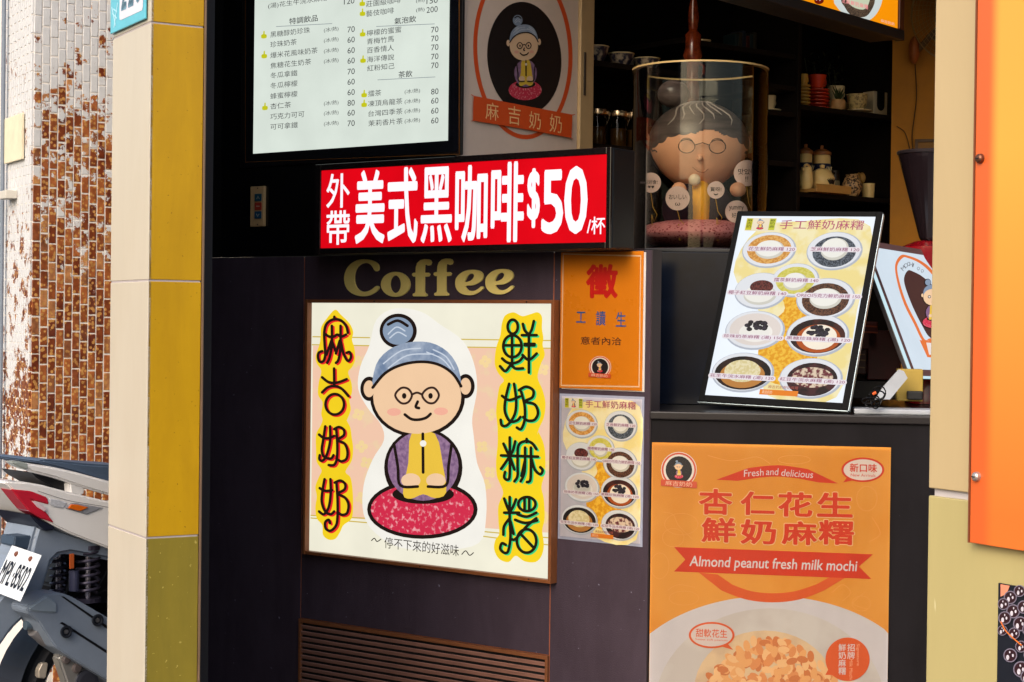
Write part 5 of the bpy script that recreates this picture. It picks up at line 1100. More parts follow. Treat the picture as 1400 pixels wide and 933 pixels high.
BW = mottled((196, 176, 150), (34, 34, 60), 34, .48, rough=.3)
CRM = mat((236, 214, 164), .35); 
for px, lb, h in ((814, 'leftmost', 24), (849, 'middle', 21), (884, 'rightmost', 19)):
    t = item('patterned_cup', lb + ' of three blue patterned bowls on the left upper shelf', 'bowl', px, zu, .08 + (.0 if px < 840 else .03), 'blue patterned bowls on the left upper shelf')
    lat(t, 'bowl_body', [(.01, 1), (8, 1), (8, 0), (9, 0), (11, 4), (16, h * .6), (18, h), (17, h), (14, h * .6), (8, 4), (.01, 3)], BW)
    lat(t, 'rim', [(18.1, h - 1.5), (18.6, h), (17, h + .4)], CRM)
t = item('small_card', 'small grey printed card standing behind the patterned bowls', 'card', 861, zu, .2)
t.box('card', t.x - 8 * t.k, t.x + 8 * t.k, .2, .204, zu + .001, zu + 30 * t.k, mat((92, 90, 84), .6)); t.box('card_print', t.x - 3 * t.k, t.x + 3 * t.k, .1985, .1995, zu + 19 * t.k, zu + 23 * t.k, mat((40, 36, 36), .6))
GLJ = glass((190, 176, 150), .05); MET = mat((214, 186, 150), .25, metal=.9)
for px, lb in ((816, 'leftmost'), (844, 'middle'), (866, 'rightmost')):
    t = item('clip_jar', lb + ' of three glass clip top jars beside the clear cylinder', 'jar', px, zj_, .08, 'glass clip top jars')
    lat(t, 'glass_body', [(.01, 0), (12.5, 0), (13, 2), (13, 36), (11, 40), (11, 42)], GLJ)
    lat(t, 'contents', [(.01, 1), (11.5, 1), (11.5, 26), (.01, 27)], mat((112, 84, 48), .7, noise=.4, scale=90))
    lat(t, 'lid', [(13.5, 43), (14, 46), (13, 50), (.01, 51)], MET); t.add('wire_clip', tube_geo([(t.x + 13.5 * t.k, .07, t.zb + 30 * t.k), (t.x + 15 * t.k, .06, t.zb + 40 * t.k), (t.x + 13 * t.k, .06, t.zb + 49 * t.k)], .0016, 6), MET)
zp = SHZ(980, 68, .12)
t = item('small_plate', 'small pale dish on the dark middle top shelf', 'dish', 961, zp, .06); lat(t, 'dish', [(.01, 0), (6, 0), (11, 4), (11, 5), (.01, 2)], CRM)
t = item('striped_boxes', 'row of dim striped tea packets on the top shelf', 'packets', 1015, zp, .15)
for k in range(6): t.box('packet', t.x + (-20 + k * 7) * t.k, t.x + (-14 + k * 7) * t.k, .13, .2, zp + .0005, zp + (26 + (k % 3) * 3) * t.k, mat(((20, 42, 46), (44, 40, 30), (24, 34, 52), (72, 22, 16))[k % 4], .5), .002)
ABm = mat((112, 44, 18), .2, noise=.7, scale=40, coat=.3)
AB = Thing('amber_statuette', 'tall slim amber figurine behind the top of the clear cylinder', 'figurine', Frame(Vector((CYO.x, CYO.y + .5, rz + .013)), 0))
ak = (CYO.y + .5) / F_PX; ax_ = (942 - 700) * ak - CYO.x
AB.add('figurine_body', lathe_geo([(r * ak * 1.15, h * ak * 1.3 - .1) for r, h in [(.01, 0), (16, 0), (16, 4), (8, 10), (8, 180), (9, 205), (7, 222), (8, 232), (12, 240), (9, 250), (10, 262), (5, 268), (7, 280), (4, 300), (3, 330), (.01, 340)]], 14, (ax_, 0, 0)), ABm, smooth=True)
AB.add('side_scroll', tube_geo([(ax_ + 6 * ak, 0, 240 * ak), (ax_ + 15 * ak, 0, 250 * ak), (ax_ + 15 * ak, 0, 262 * ak), (ax_ + 7 * ak, 0, 266 * ak)], 2.2 * ak, 8), ABm, smooth=True)
t = item('white_cup', 'cream cup and saucer just right of the clear cylinder rim', 'cup', 1050, SHZ(1060, 158, .12), .1)
lat(t, 'saucer', [(.01, 1), (10, 1), (18, 4), (18, 5), (10, 2.4)], CRM); lat(t, 'cup_body', [(.01, 5), (7, 5), (10, 12), (11, 24), (10, 24), (8, 12), (.01, 7)], CRM); handle(t, 9, 15, 6, CRM)
# right upper shelf
YL, RDp = mat((232, 184, 80), .35), mat((214, 60, 26), .35)
t = item('yellow_plate_stack', 'stack of yellow saucers at the left end of the right shelf', 'plates', 1098, zm, .1)
for k in range(7): lat(t, 'saucer', [(.01, k * 4.6 + .2), (5, k * 4.6 + .2), (10, k * 4.6 + 3.2), (10, k * 4.6 + 4.4), (5, k * 4.6 + 1.8)], YL, 20)
handle(t, 4, 40, 6, YL, nm='cup_handle'); lat(t, 'cup', [(.01, 33), (4, 33), (6, 40), (6.5, 47), (5.5, 47), (.01, 35)], YL)
t = item('red_plate_stack', 'stack of six red saucers with a red cup on top', 'plates', 1119, zm, .1)
for k in range(6): lat(t, 'saucer', [(.01, k * 4.8 + .2), (8, k * 4.8 + .2), (15, k * 4.8 + 3.2), (15, k * 4.8 + 4.4), (8, k * 4.8 + 1.8)], RDp, 22)
lat(t, 'cup', [(.01, 30), (8, 30), (11, 38), (12.5, 48), (11, 48), (.01, 32)], RDp, dx=-3); handle(t, 10, 39, 5, RDp, nm='cup_handle')
t = item('stacked_cream_cups', 'two stacked cream cups with handles between red saucers and plant', 'cups', 1143, zm, .17)
lat(t, 'cup', [(.01, 0), (8, 0), (11, 10), (12, 20), (.01, 20)], CRM); lat(t, 'cup', [(.01, 20.5), (8, 20.5), (11, 28), (12, 40), (11, 40), (.01, 24)], CRM); handle(t, 10, 30, 7, CRM)
LFm = mat((44, 58, 20), .6, noise=.3, scale=30)
t = item('potted_succulent', 'spiky green plant in a small white pot on the right shelf', 'plant', 1146, zm, .05)
lat(t, 'pot', [(.01, 0), (8, 0), (10, 4), (10, 13), (9, 15), (8, 13), (.01, 12)], mat((196, 150, 96), .5))
for k in range(14):
    a = k * 2.4; sp = 5 + (k % 4) * 1.6; h = 26 + (k % 5) * 2
    t.add('leaf', tube_geo([(t.x, t.yy, t.zb + 12 * t.k), (t.x + sp * .6 * math.cos(a) * t.k, t.yy + sp * .6 * math.sin(a) * t.k, t.zb + h * .75 * t.k), (t.x + sp * 1.5 * math.cos(a) * t.k, t.yy + sp * math.sin(a) * t.k, t.zb + h * t.k)], [1.6 * t.k, 1.3 * t.k, .2 * t.k], 5), LFm)
def leafy(px, z, y, w, h, lb, n=70, col=(34, 44, 20)):
    t = item('trailing_plant', lb, 'plant', px, z, y); rg = random.Random(px); gs = []
    for k in range(n):
        c = Vector((t.x + rg.gauss(0, w * .4) * t.k, t.yy + rg.gauss(0, 6) * t.k, t.zb + (abs(rg.gauss(.45, .25)) * h) * t.k)); s_ = rg.uniform(2, 4.5) * t.k
        a = Vector((rg.uniform(-1, 1), rg.uniform(-1, 1), rg.uniform(-1, 1))).normalized(); b = a.cross(Vector((rg.uniform(-1, 1), rg.uniform(-1, 1), 1))).normalized()
        gs.append(([c - a * s_, c - b * s_ * .4, c + a * s_, c + b * s_ * .4], [[0, 1, 2, 3]]))
    for k in range(9):
        x = t.x + rg.gauss(0, w * .35) * t.k; gs.append(tube_geo([(t.x, t.yy, t.zb), ((x + t.x) / 2, t.yy, t.zb + h * .3 * t.k), (x, t.yy + .01, t.zb + rg.uniform(.5, .95) * h * t.k)], .6 * t.k, 4))
    t.add('foliage', join(*gs), mat(col, .6, noise=.3, scale=40)); return t
leafy(1115, zm + .002, .26, 26, 84, 'dark bushy plant behind the red saucers', 160, (48, 58, 28)); leafy(1140, zm + .002, .27, 22, 74, 'dark feathery plant behind the cream cups', 150, (56, 60, 26))
t = item('cup_and_saucer', 'patterned cream cup on a saucer left of the white box', 'cup', 1172, zm, .06)
lat(t, 'saucer', [(.01, 1), (12, 1), (20, 3.5), (20, 4.5), (12, 2.2)], CRM); lat(t, 'cup_body', [(.01, 5), (9, 5), (13, 12), (14.5, 26), (13.5, 26), (.01, 8)], mottled((204, 180, 120), (140, 120, 80), 90, .55)); handle(t, 13, 17, 6, CRM)
t = item('fanned_saucers', 'upright cream saucers behind the patterned cup', 'plates', 1160, zm, .2)
for k in range(5): t.add('saucer', lathe_geo([(.0001, .2 + k * .006), (11 * t.k, .2 + k * .006), (11 * t.k, .202 + k * .006), (.0001, .203 + k * .006)], 24, (t.x + k * 2.4 * t.k, 0, t.zb + 12 * t.k), 'Y'), mat((150, 132, 84), .4))
t = item('white_box', 'small white box with a dark arched window at the shelf end', 'box', 1204, zm, .06)
t.box('box_body', t.x - 14 * t.k, t.x + 14 * t.k, .06, .12, zm + .0005, zm + 34 * t.k, mat((190, 172, 140), .5), .002)
t.y = .0595; qx, qz = t.x, zm
t2 = t.sub(lambda a, b: (qx + a * t.k, qz + b * t.k)); t2.poly('arched_window', [(-8, 34), (-8, 18)] + [(8 * math.cos(R(180 + i * 18)), 16 + 8 * math.sin(R(180 + i * 18))) for i in range(11)] + [(8, 34)], mat((10, 9, 12), .3), 1)
# right lower shelf
BG = mat((236, 200, 130), .35, noise=.08); BGd = mottled((206, 160, 84), (70, 44, 20), 30, .62, rough=.35)
t = item('serving_tray', 'pale wooden tray on the lower right shelf', 'tray', 1118, zlo, .04)
t.box('tray_base', t.x - 34 * t.k, t.x + 36 * t.k, -.04, .12, zlo + .0005, zlo + 5 * t.k, mat((176, 128, 66), .5, noise=.2, scale=20), .002); t.box('tray_lip', t.x - 34 * t.k, t.x + 36 * t.k, -.046, -.0405, zlo + .0005, zlo + 11 * t.k, mat((190, 140, 74), .5), .002)
ztr = zlo + 5 * t.k + .001
BLU = mat((22, 30, 60), .4)
for px, lb, r_ in ((1101, 'left', 9), (1123, 'right', 12)):
    t = item('ceramic_canister', lb + ' tall cream canister with a dark blue band behind the teapot', 'canister', px, ztr, .15, 'cream canisters with blue bands')
    lat(t, 'canister_body', [(.01, 0), (r_, 0), (r_, 50), (r_ - 1, 52)], BG); lat(t, 'blue_band', [(r_ + .2, 26), (r_ + .25, 40)], BLU); lat(t, 'lid', [(r_ + 1, 52), (r_ + 1, 56), (r_ * .5, 60), (2, 61), (2.5, 65), (.01, 66)], mat((150, 92, 44), .5))
    t.add('band_marks', join(*[tube_geo([(t.x + (dx - 1) * t.k, t.yy - (r_ + .9) * t.k, t.zb + 30 * t.k), (t.x + (dx + 1) * t.k, t.yy - (r_ + .9) * t.k, t.zb + 36 * t.k)], .5 * t.k, 5) for dx in (-4, -1, 2, 5)]), CRM)
t = item('teapot', 'round cream teapot with a dark leaf drawing on the tray', 'teapot', 1124, ztr, .05)
lat(t, 'teapot_body', [(.01, 0), (13, 0), (17, 8), (17, 18), (12, 27), (6, 30), (.01, 31)], BG); lat(t, 'lid_knob', [(.01, 31), (3, 31), (3.5, 35), (.01, 36)], BG)
t.add('spout', tube_geo([(t.x + 14 * t.k, t.yy, t.zb + 10 * t.k), (t.x + 21 * t.k, t.yy, t.zb + 18 * t.k), (t.x + 24 * t.k, t.yy, t.zb + 26 * t.k)], [3.5 * t.k, 2.5 * t.k, 1.8 * t.k], 10), BG, smooth=True)
t.add('leaf_drawing', join(*[tube_geo([(t.x + (dx * .3) * t.k, t.yy - 17.6 * t.k, t.zb + 9 * t.k), (t.x + dx * t.k, t.yy - 16.4 * t.k, t.zb + (18 - abs(dx) * .4) * t.k)], [1.8 * t.k, .3 * t.k], 5) for dx in (-8, -5, -2, 1, 4, 7)]), mat((40, 24, 14), .5))
t = item('cream_jug', 'cream jug with a curved handle left of the teapot', 'jug', 1102, ztr, .04); lat(t, 'jug_body', [(.01, 0), (8, 0), (10, 8), (9, 22), (7, 30), (6, 30), (.01, 24)], BG)
t.add('handle', tube_geo([(t.x + (-6 + 7 * math.cos(a)) * t.k, t.yy - .02, t.zb + (24 + 9 * math.sin(a)) * t.k) for a in [i * math.pi / 8 for i in range(9)]], 1.6 * t.k, 8), BG, smooth=True)
t = item('patterned_pot', 'small round brown speckled pot right of the tray', 'pot', 1165, zlo, .03); lat(t, 'pot_body', [(.01, 0), (8, 0), (13, 9), (14, 16), (10, 25), (8, 27), (9, 30), (7, 30), (.01, 24)], mottled((190, 150, 100), (48, 28, 18), 120, .5, vor=False))
t = item('small_white_cup', 'small plain cream beaker right of the speckled pot', 'cup', 1187, zlo, .05); lat(t, 'beaker', [(.01, 0), (8, 0), (9, 20), (8, 20), (7, 2), (.01, 2)], BG)
t = item('egg_bowl', 'pale eggs heaped in a dark bowl behind the speckled pot', 'bowl', 1178, zlo, .2); lat(t, 'bowl_body', [(.01, 0), (10, 0), (20, 22), (19, 22), (.01, 6)], mat((30, 20, 16), .4))
for dx, dz_, dy in ((-12, 30, 0), (0, 32, -2), (10, 30, 0), (-4, 27, 6), (4, 36, 4)): t.add('egg', ball_geo((t.x + dx * t.k, t.yy + dy * t.k, t.zb + dz_ * t.k), 7 * t.k, 6.5 * t.k, 8 * t.k, 14, 10), mat((168, 126, 62), .5), smooth=True)

for i, (px, z, y, w_, h_, c, lb) in enumerate([
    (893, zj_, .15, 9, 34, (120, 36, 24), 'dull red tea tin seen through the left of the clear cylinder'), (1034, zj_, .12, 11, 40, (150, 40, 24), 'bright red tin seen through the right edge of the clear cylinder'),
    (1000, zj_, .2, 10, 46, (60, 84, 96), 'blue grey tin on the shelf behind the doll'), (1062, SHZ(1060, 158, .12), .2, 8, 30, (110, 84, 40), 'dim mustard tin behind the cream cup by the cylinder'),
    (1080, SHZ(1060, 158, .12), .12, 7, 26, (84, 60, 44), 'small brown tin right of the cream cup by the cylinder'), (1078, zp, .1, 9, 24, (70, 66, 60), 'dim grey tin at the right end of the top shelf'),
    (1205, zlo, .12, 9, 18, (80, 50, 30), 'low brown tin at the right end of the lower shelf'), (1140, zlo, .28, 8, 40, (60, 40, 30), 'dark brown bottle tin behind the teapot')]):
    t = item('storage_tin', lb, 'tin', px, z, y)
    lat(t, 'tin_body', [(.01, 0), (w_, 0), (w_, h_), (w_ - 1, h_ + 1)], mat(c, .35, noise=.2, scale=40), 24); lat(t, 'lid', [(w_ + .6, h_ - 4), (w_ + .8, h_ + 2), (w_ * .6, h_ + 3.5), (.01, h_ + 3.5)], mat(tuple(int(v * .7) for v in c), .3, metal=.4), 24)
    lat(t, 'paper_label', [(w_ + .25, h_ * .3), (w_ + .25, h_ * .7)], mat((170, 150, 110), .6, noise=.3, scale=60), 24)
# ---- paper bag and things behind the cylinder
PBg = Thing('paper_bag', 'dim brown paper bag slumped behind the right of the clear cylinder', 'bag', Frame(Vector((CYO.x + .23, CYO.y + .12, rz + .013)), R(10)))
V = [(-.06, -.04, 0), (.07, -.04, 0), (.07, .05, 0), (-.06, .05, 0), (-.045, -.03, .1), (.03, -.035, .09), (.035, .04, .1), (-.04, .04, .11), (-.03, -.012, .14), (.01, -.014, .15), (.012, .01, .15), (-.03, .012, .145)]
PBg.add('bag_body', ([Vector(v) for v in V], [[0, 1, 5, 4], [1, 2, 6, 5], [2, 3, 7, 6], [3, 0, 4, 7], [4, 5, 9, 8], [5, 6, 10, 9], [6, 7, 11, 10], [7, 4, 8, 11], [8, 9, 10, 11], [3, 2, 1, 0]]), mat((132, 78, 44), .7, noise=.2, scale=20))

# ---- wall fan, cord, picture frame
fx, fz = YEL.pt(1303, 18, -.16); fk = 6.8 / F_PX
FN = Thing('wall_fan', 'round wall fan with a wire cage on the yellow wall', 'fan', YEL, (fx, -.16, fz))
WR = mat((190, 156, 100), .35, metal=.6)
rings = [tube_geo([(fx + r_ * fk * math.cos(t), -.16 - .05 * (1 - (r_ / 58) ** 2), fz + r_ * 1.15 * fk * math.sin(t)) for t in [i * math.pi / 20 for i in range(40)]], (.0028 if r_ == 58 else .0012), 5, True) for r_ in (58, 53, 48, 43, 38, 33, 28, 22, 16, 10)]
FN.add('cage_rings', join(*rings), WR); FN.add('cage_spokes', join(*[tube_geo([(fx + 9 * fk * math.cos(t), -.212, fz + 10 * fk * math.sin(t)), (fx + 35 * fk * math.cos(t + .15), -.195, fz + 40 * fk * math.sin(t + .15)), (fx + 58 * fk * math.cos(t + .2), -.161, fz + 66.7 * fk * math.sin(t + .2))], .0009, 4) for t in [i * math.pi / 24 for i in range(48)]]), WR)
FN.add('cage_back', tube_geo([(fx + 57 * fk * math.cos(t), -.11, fz + 65 * fk * math.sin(t)) for t in [i * math.pi / 20 for i in range(40)]], .002, 5, True), WR)
for k in range(3):
    a = k * 2.09; FN.add('blade', ([Vector((fx + r_ * fk * math.cos(a + b), -.15 + d, fz + r_ * fk * math.sin(a + b))) for r_, b, d in ((8, -.3, 0), (48, -.35, .012), (50, .35, -.012), (8, .4, 0))], [[0, 1, 2, 3]]), mat((90, 70, 34), .4))
FN.add('motor', lathe_geo([(.0001, -.2), (.03, -.2), (.05, -.13), (.05, -.08), (.02, -.05), (.02, -.002)], 20, (fx, 0, fz), 'Y'), mat((120, 90, 50), .4))
ax, az = YEL.pt(1250, 68, -.06)
FN.add('bracket', ball_geo((ax, -.045, az), 8 * fk, .04, 20 * fk), mat((176, 96, 44), .5), smooth=True)
FN.add('bracket_arm', tube_geo([(ax, -.05, az - .02), ((ax + fx) / 2, -.08, (az + fz) / 2), (fx, -.07, fz)], .012, 8), mat((110, 80, 40), .5))
yp = lambda px, py, y: (lambda p: (p[0], y, p[1]))(YEL.pt(px, py, y))
FC = Thing('fan_cord', 'thin dark cord hanging down the yellow wall below the fan', 'cord', YEL, (ax, 0, az - .2))
FC.add('cord', tube_geo([yp(*p, -.012) for p in spline([(1251, 88), (1253, 130), (1250, 160), (1247, 185), (1248, 206)], False, 6)], .0022, 6), mat((52, 34, 18), .6), smooth=True)
FC.add('side_wire', tube_geo([yp(*p, -.008) for p in spline([(1226, 173), (1236, 180), (1241, 192), (1244, 206)], False, 6)], .0018, 6), mat((40, 26, 16), .6), smooth=True)
PF = Thing('picture_frame', 'thin brown frame on the yellow wall above the grinder hopper', 'frame', YEL, (YEL.pt(1270, 205)[0], 0, YEL.pt(1270, 205)[1]))
a0, b0 = YEL.pt(1251, 191)[0], YEL.pt(1251, 191)[1]
FM_ = mat((84, 54, 22), .5)
PF.box('frame_side', a0, a0 + .012, -.014, -.001, b0 - .2, b0, FM_, .001); PF.box('frame_rail', a0 + .0122, a0 + .26, -.014, -.001, b0 - .012, b0, FM_, .001); PF.box('picture', a0 + .0122, a0 + .26, -.006, -.001, b0 - .2, b0 - .0122, mat((140, 96, 30), .6))

# ---- overhead orange menu light box, top right
OV0 = ray(1228, 30, 5.9); OV0.z = 0
OVF = Frame(OV0, R(51))
ovz = OVF.pt(1227, 40)[1]; ovx0 = OVF.pt(1000, -10)[0]
OV = Thing('overhead_menu_box', 'lit orange menu box hanging at the top right with a bowl of sesame', 'light box', OVF, (ovx0 / 2, 0, ovz))
OV.box('lit_panel', ovx0, -.004, 0, .02, ovz, ovz + .5, glow((250, 150, 8), .95, .04, 4))
OV.box('housing', ovx0 - .02, .03, .0205, .12, ovz - .03, ovz + .53, mat((20, 14, 12), .5), .003)
OV.box('bezel_side', -.0035, .03, -.008, .0203, ovz - .0, ovz + .53, mat((70, 34, 14), .4), .002); OV.box('bezel_rail', ovx0 - .02, .03, -.009, .0203, ovz - .035, ovz - .0005, mat((18, 14, 13), .5), .002)
ko = lambda L: mp_(L, 1040, 0, 6.667)
OV.poly('bowl_picture', ko(spline([(665, 0), (690, 60), (740, 115), (830, 150), (930, 188), (990, 185), (1060, 120), (1108, 0), (1100, -150), (900, -300), (700, -200)], True, 3)), glow((206, 214, 212), .95), 1)
OV.poly('sesame_picture', ko(spline([(730, 0), (760, 60), (810, 130), (890, 158), (960, 150), (1010, 90), (1040, 0), (1020, -150), (880, -220), (750, -150)], True, 3)), mottled((44, 34, 30), (104, 84, 66), 300, e=.95), 1.4)
OV.poly('mochi_picture', ko(spline([(770, -20), (830, 60), (930, 90), (980, 40), (990, -60), (900, -120), (800, -100)], True, 3)), glow((200, 208, 180), .95), 1.8)
for i, ch in enumerate('芝麻鮮奶麻糬'): OV.text(ch, 1040 + (735 + i * 41) / 6.667, 1040 + (735 + i * 41 + 36) / 6.667, (8 + i * 11) / 6.667, 6.4, glow((238, 150, 150), .95), 2.2, bold=.02)
for i, ch in enumerate('麻吉奶奶'): OV.text(ch, 1040 + (1094 + i * 32) / 6.667, 1040 + (1094 + i * 32 + 28) / 6.667, (192 + i * 9) / 6.667, 4.2, glow((240, 190, 170), .95), 1, bold=.01)
OV.ell('red_date_picture', 1040 + 530 / 6.667, 1, 6.5, 5, glow((110, 22, 12), .95), 1); OV.stroke('highlight', [ko([(505, 5), (512, -5)]), ko([(535, 8), (545, -4)])], .8, glow((240, 220, 220), .95), 1.6)

# ================================================================== SCOOTER
SCO = ray(75, 700, 4.72); SCO.z = 0
SC = Frame(SCO, R(45))
S = Thing('parked_scooter', 'white and grey scooter seen from behind with its red tail light, left of the pillar', 'scooter', SC, (.1, .12, 0))
def ks(L): return mp_(L, 0, 620, 5.832)
def kq(L): return mp_(L, 0, 770, 5.722)
def prism(nm, L, y0, y1, m, b=.0, parent=None, yr=None):
    """outline traced at plane y0, carried back to y1"""
    P = [SC.pt(*p, y0 if yr is None else yr) for p in L]
    bm = bmesh.new(); vs = [bm.verts.new((x, y0, z)) for x, z in P]; f = bm.faces.new(vs)
    r = bmesh.ops.extrude_face_region(bm, geom=[f]); nv = [v for v in r['geom'] if isinstance(v, bmesh.types.BMVert)]
    for v in nv: v.co.y = y1
    bmesh.ops.recalc_face_normals(bm, faces=bm.faces[:])
    if b: bmesh.ops.bevel(bm, geom=[e for e in bm.edges], offset=b, segments=3, affect='EDGES', clamp_overlap=True)
    bmesh.ops.triangulate(bm, faces=[f for f in bm.faces if len(f.verts) > 4])
    bm.verts.index_update(); g = ([v.co.copy() for v in bm.verts], [[v.index for v in f.verts] for f in bm.faces]); bm.free()
    return S.add(nm, g, m, parent)
WP = mat((238, 236, 236), .25, noise=.02, coat=.5, name='white_scooter_paint'); DG = mat((124, 136, 154), .45, noise=.08, bump=.1, name='grey_scooter_plastic'); BK2 = mat((14, 15, 22), .5)
prism('seat', ks([(295, 70), (350, 48), (500, 62), (700, 84), (1160, 110), (1160, 330), (875, 245), (600, 155), (420, 110)]), .02, .26, mat((74, 90, 112), .6, bump=.15, bscale=200), .008)
prism('grab_rail', ks([(205, 76), (420, 108), (600, 148), (1160, 300), (1160, 400), (875, 335), (700, 285), (560, 238), (440, 198), (250, 150), (195, 115)]), .0, .03, WP, .006)
prism('grab_rail_tip', ks([(85, 65), (150, 62), (210, 74), (235, 100), (225, 135), (170, 118), (110, 92)]), -.001, .034, mat((160, 168, 166), .35), .004)
prism('rail_mount', ks([(555, 235), (680, 275), (670, 330), (640, 345), (560, 320)]), .006, .04, WP, .004)
prism('rail_shadow_gap', ks([(250, 150), (440, 195), (545, 235), (550, 315), (470, 300), (400, 255), (300, 200)]), .035, .2, BK2, .003)
prism('tail_body', ks([(35, 233), (60, 222), (200, 228), (330, 250), (560, 312), (800, 368), (1160, 440), (1160, 850), (875, 762), (700, 695), (560, 640), (445, 585), (300, 500), (180, 380), (95, 290)]), .0, .27, WP, .016)
Y_ = -.004
tlm = mat((196, 36, 58), .15, coat=.8, name='tail_light_red')
tl_ = prism('tail_light', ks([(92, 286), (250, 302), (380, 352), (396, 410), (265, 376), (372, 472), (436, 556), (330, 520), (235, 462), (165, 380)]), -.004, .06, tlm, .003)
prism('lens_highlight', ks([(255, 378), (320, 400), (372, 445), (360, 466), (300, 430)]), -.007, .01, mat((222, 198, 206), .3), .001, tl_)
prism('clear_lens', ks([(396, 360), (470, 372), (540, 396), (505, 440), (430, 428), (398, 412)]), -.003, .03, mat((196, 198, 206), .15, coat=.8, noise=.3, scale=90), .002)
ind = prism('indicator', ks([(520, 440), (560, 400), (600, 396), (828, 435), (690, 490)]), -.003, .03, mat((150, 152, 160), .25, coat=.5), .002)
prism('amber_lens', ks([(545, 438), (570, 408), (620, 410), (706, 432), (640, 462)]), -.0065, .01, mat((228, 108, 22), .2, coat=.6), .001, ind)
prism('under_tail', ks([(235, 486), (330, 530), (445, 585), (430, 612), (360, 620), (285, 548)]), .01, .2, mat((26, 30, 48), .4), .003)
prism('rear_fender', [(52, 716), (62, 712), (80, 722), (120, 735), (180, 755), (180, 772), (96, 757), (80, 760), (72, 768), (66, 788), (58, 812), (42, 838), (17, 862), (-6, 896), (-30, 900), (-30, 860), (-8, 825), (22, 790), (40, 760), (46, 735)], .03, .2, DG, .014)
prism('plate_bracket', ks([(120, 662), (160, 664), (320, 652), (348, 668), (290, 772), (240, 775), (110, 740)]), .045, .12, mat((56, 72, 92), .45), .003)
# muffler
mf = prism('muffler', kq([(205, 352), (215, 335), (365, 242), (490, 236), (560, 262), (850, 430), (1200, 640), (1200, 1180), (850, 920), (700, 830), (560, 745), (440, 665), (395, 600), (300, 455), (215, 392)]), -.05, .05, DG, .02)
prism('muffler_end_cap', kq([(225, 352), (372, 258), (448, 312), (446, 392), (300, 384), (230, 372)]), -.056, -.02, mat((136, 150, 166), .4), .004, mf)
for px, py in ((520, 538), (765, 448)):
    x, z = SC.pt(*kq([(px, py)])[0], -.06); bo = S.add('bolt_cup', lathe_geo([(.016, -.056), (.017, -.062), (.012, -.062), (.010, -.056), (.0001, -.056)], 18, (x, 0, z), 'Y'), mat((30, 34, 44), .5), mf)
    S.add('bolt', lathe_geo([(.006, -.0562), (.006, -.061), (.0001, -.061)], 8, (x, 0, z), 'Y'), mat((110, 110, 116), .4, metal=.6), mf)
prism('muffler_groove', kq([(480, 262), (500, 262), (860, 505), (860, 530)]), -.052, -.045, BK2, 0, mf)
prism('muffler_groove', kq([(470, 470), (490, 462), (860, 700), (860, 722)]), -.052, -.045, BK2, 0, mf)
p0 = SC.pt(*kq([(195, 490)])[0], .02); p1 = SC.pt(*kq([(280, 475)])[0], .02); p2 = SC.pt(*kq([(380, 560)])[0], .02)
S.add('tail_pipe', tube_geo([(p0[0], .02, p0[1]), (p1[0], .02, p1[1])], [.012, .014], 14), mat((90, 108, 124), .35, metal=.3), smooth=True)
S.add('silver_canister', tube_geo([(p1[0] - .004, .02, p1[1] - .008), (p2[0], .02, p2[1])], [.026, .034], 20), mat((176, 172, 176), .3, metal=.7), smooth=False)
# springs
def spring(px, py0, py1, r_, y, turns, m):
    x, z0 = SC.pt(px, py1, y); z1 = SC.pt(px, py0, y)[1]; n = turns * 12
    return tube_geo([(x + r_ * math.cos(i / 12 * 2 * math.pi), y + r_ * math.sin(i / 12 * 2 * math.pi), z0 + (z1 - z0) * i / n) for i in range(n + 1)], .0045, 6)
SPm = mat((66, 62, 78), .35, metal=.5)
for k, (px, r_, y) in enumerate(((80, .022, .14), (120, .03, .06))):
    sh_ = S.add('shock_absorber', spring(px, 752, 812, r_, y, 6, SPm), SPm, smooth=True)
    x, z0 = SC.pt(px, 815, y); z1 = SC.pt(px, 745, y)[1]; S.add('damper_rod', tube_geo([(x, y, z0 - .01), (x, y, z1)], .008, 12), mat((196, 190, 204), .25, metal=.8), sh_)
    S.add('spring_seat', tube_geo([(x, y, z0 - .016), (x, y, z0 - .004)], r_ + .006, 16), SPm, sh_); S.add('spring_seat', tube_geo([(x, y, z1 - .012), (x, y, z1)], r_ + .006, 16), SPm, sh_)
x, z0 = SC.pt(101, 808, .05); z1 = SC.pt(103, 780, .05)[1]; S.add('gas_reservoir', tube_geo([(x, .05, z0), (x, .05, z1)], .014, 16), mat((62, 64, 88), .35))
prism('engine_block', [(70, 800), (90, 745), (190, 750), (190, 930), (90, 870)], .17, .26, mat((16, 17, 24), .6), .006)
# wheel
wxc, wzc = SC.pt(124, 948, .12); wr_ = .232
wh = S.add('rear_wheel', lathe_geo([(wr_ - .05, .075), (wr_ - .02, .07), (wr_ - .004, .085), (wr_, .12), (wr_ - .004, .155), (wr_ - .02, .17), (wr_ - .05, .165)], 56, (wxc, 0, wzc), 'Y'), mat((20, 22, 30), .75, bump=.3, bscale=120), smooth=True)
S.add('rim', lathe_geo([(wr_ - .05, .078), (wr_ - .06, .085), (wr_ - .062, .12), (wr_ - .06, .155), (wr_ - .05, .162)], 48, (wxc, 0, wzc), 'Y'), mat((150, 150, 156), .3, metal=.8), wh, smooth=True)
for k in range(5):
    a = k * 1.2566 + .5; S.add('spoke', tube_geo([(wxc + .03 * math.cos(a), .12, wzc + .03 * math.sin(a)), (wxc + (wr_ - .058) * math.cos(a), .12, wzc + (wr_ - .058) * math.sin(a))], [.02, .012], 8), mat((176, 170, 164), .35, metal=.7), wh)
S.add('hub', lathe_geo([(.0001, .05), (.03, .05), (.045, .07), (.05, .12), (.045, .17), (.0001, .18)], 24, (wxc, 0, wzc), 'Y'), mat((120, 118, 120), .4, metal=.6), wh)
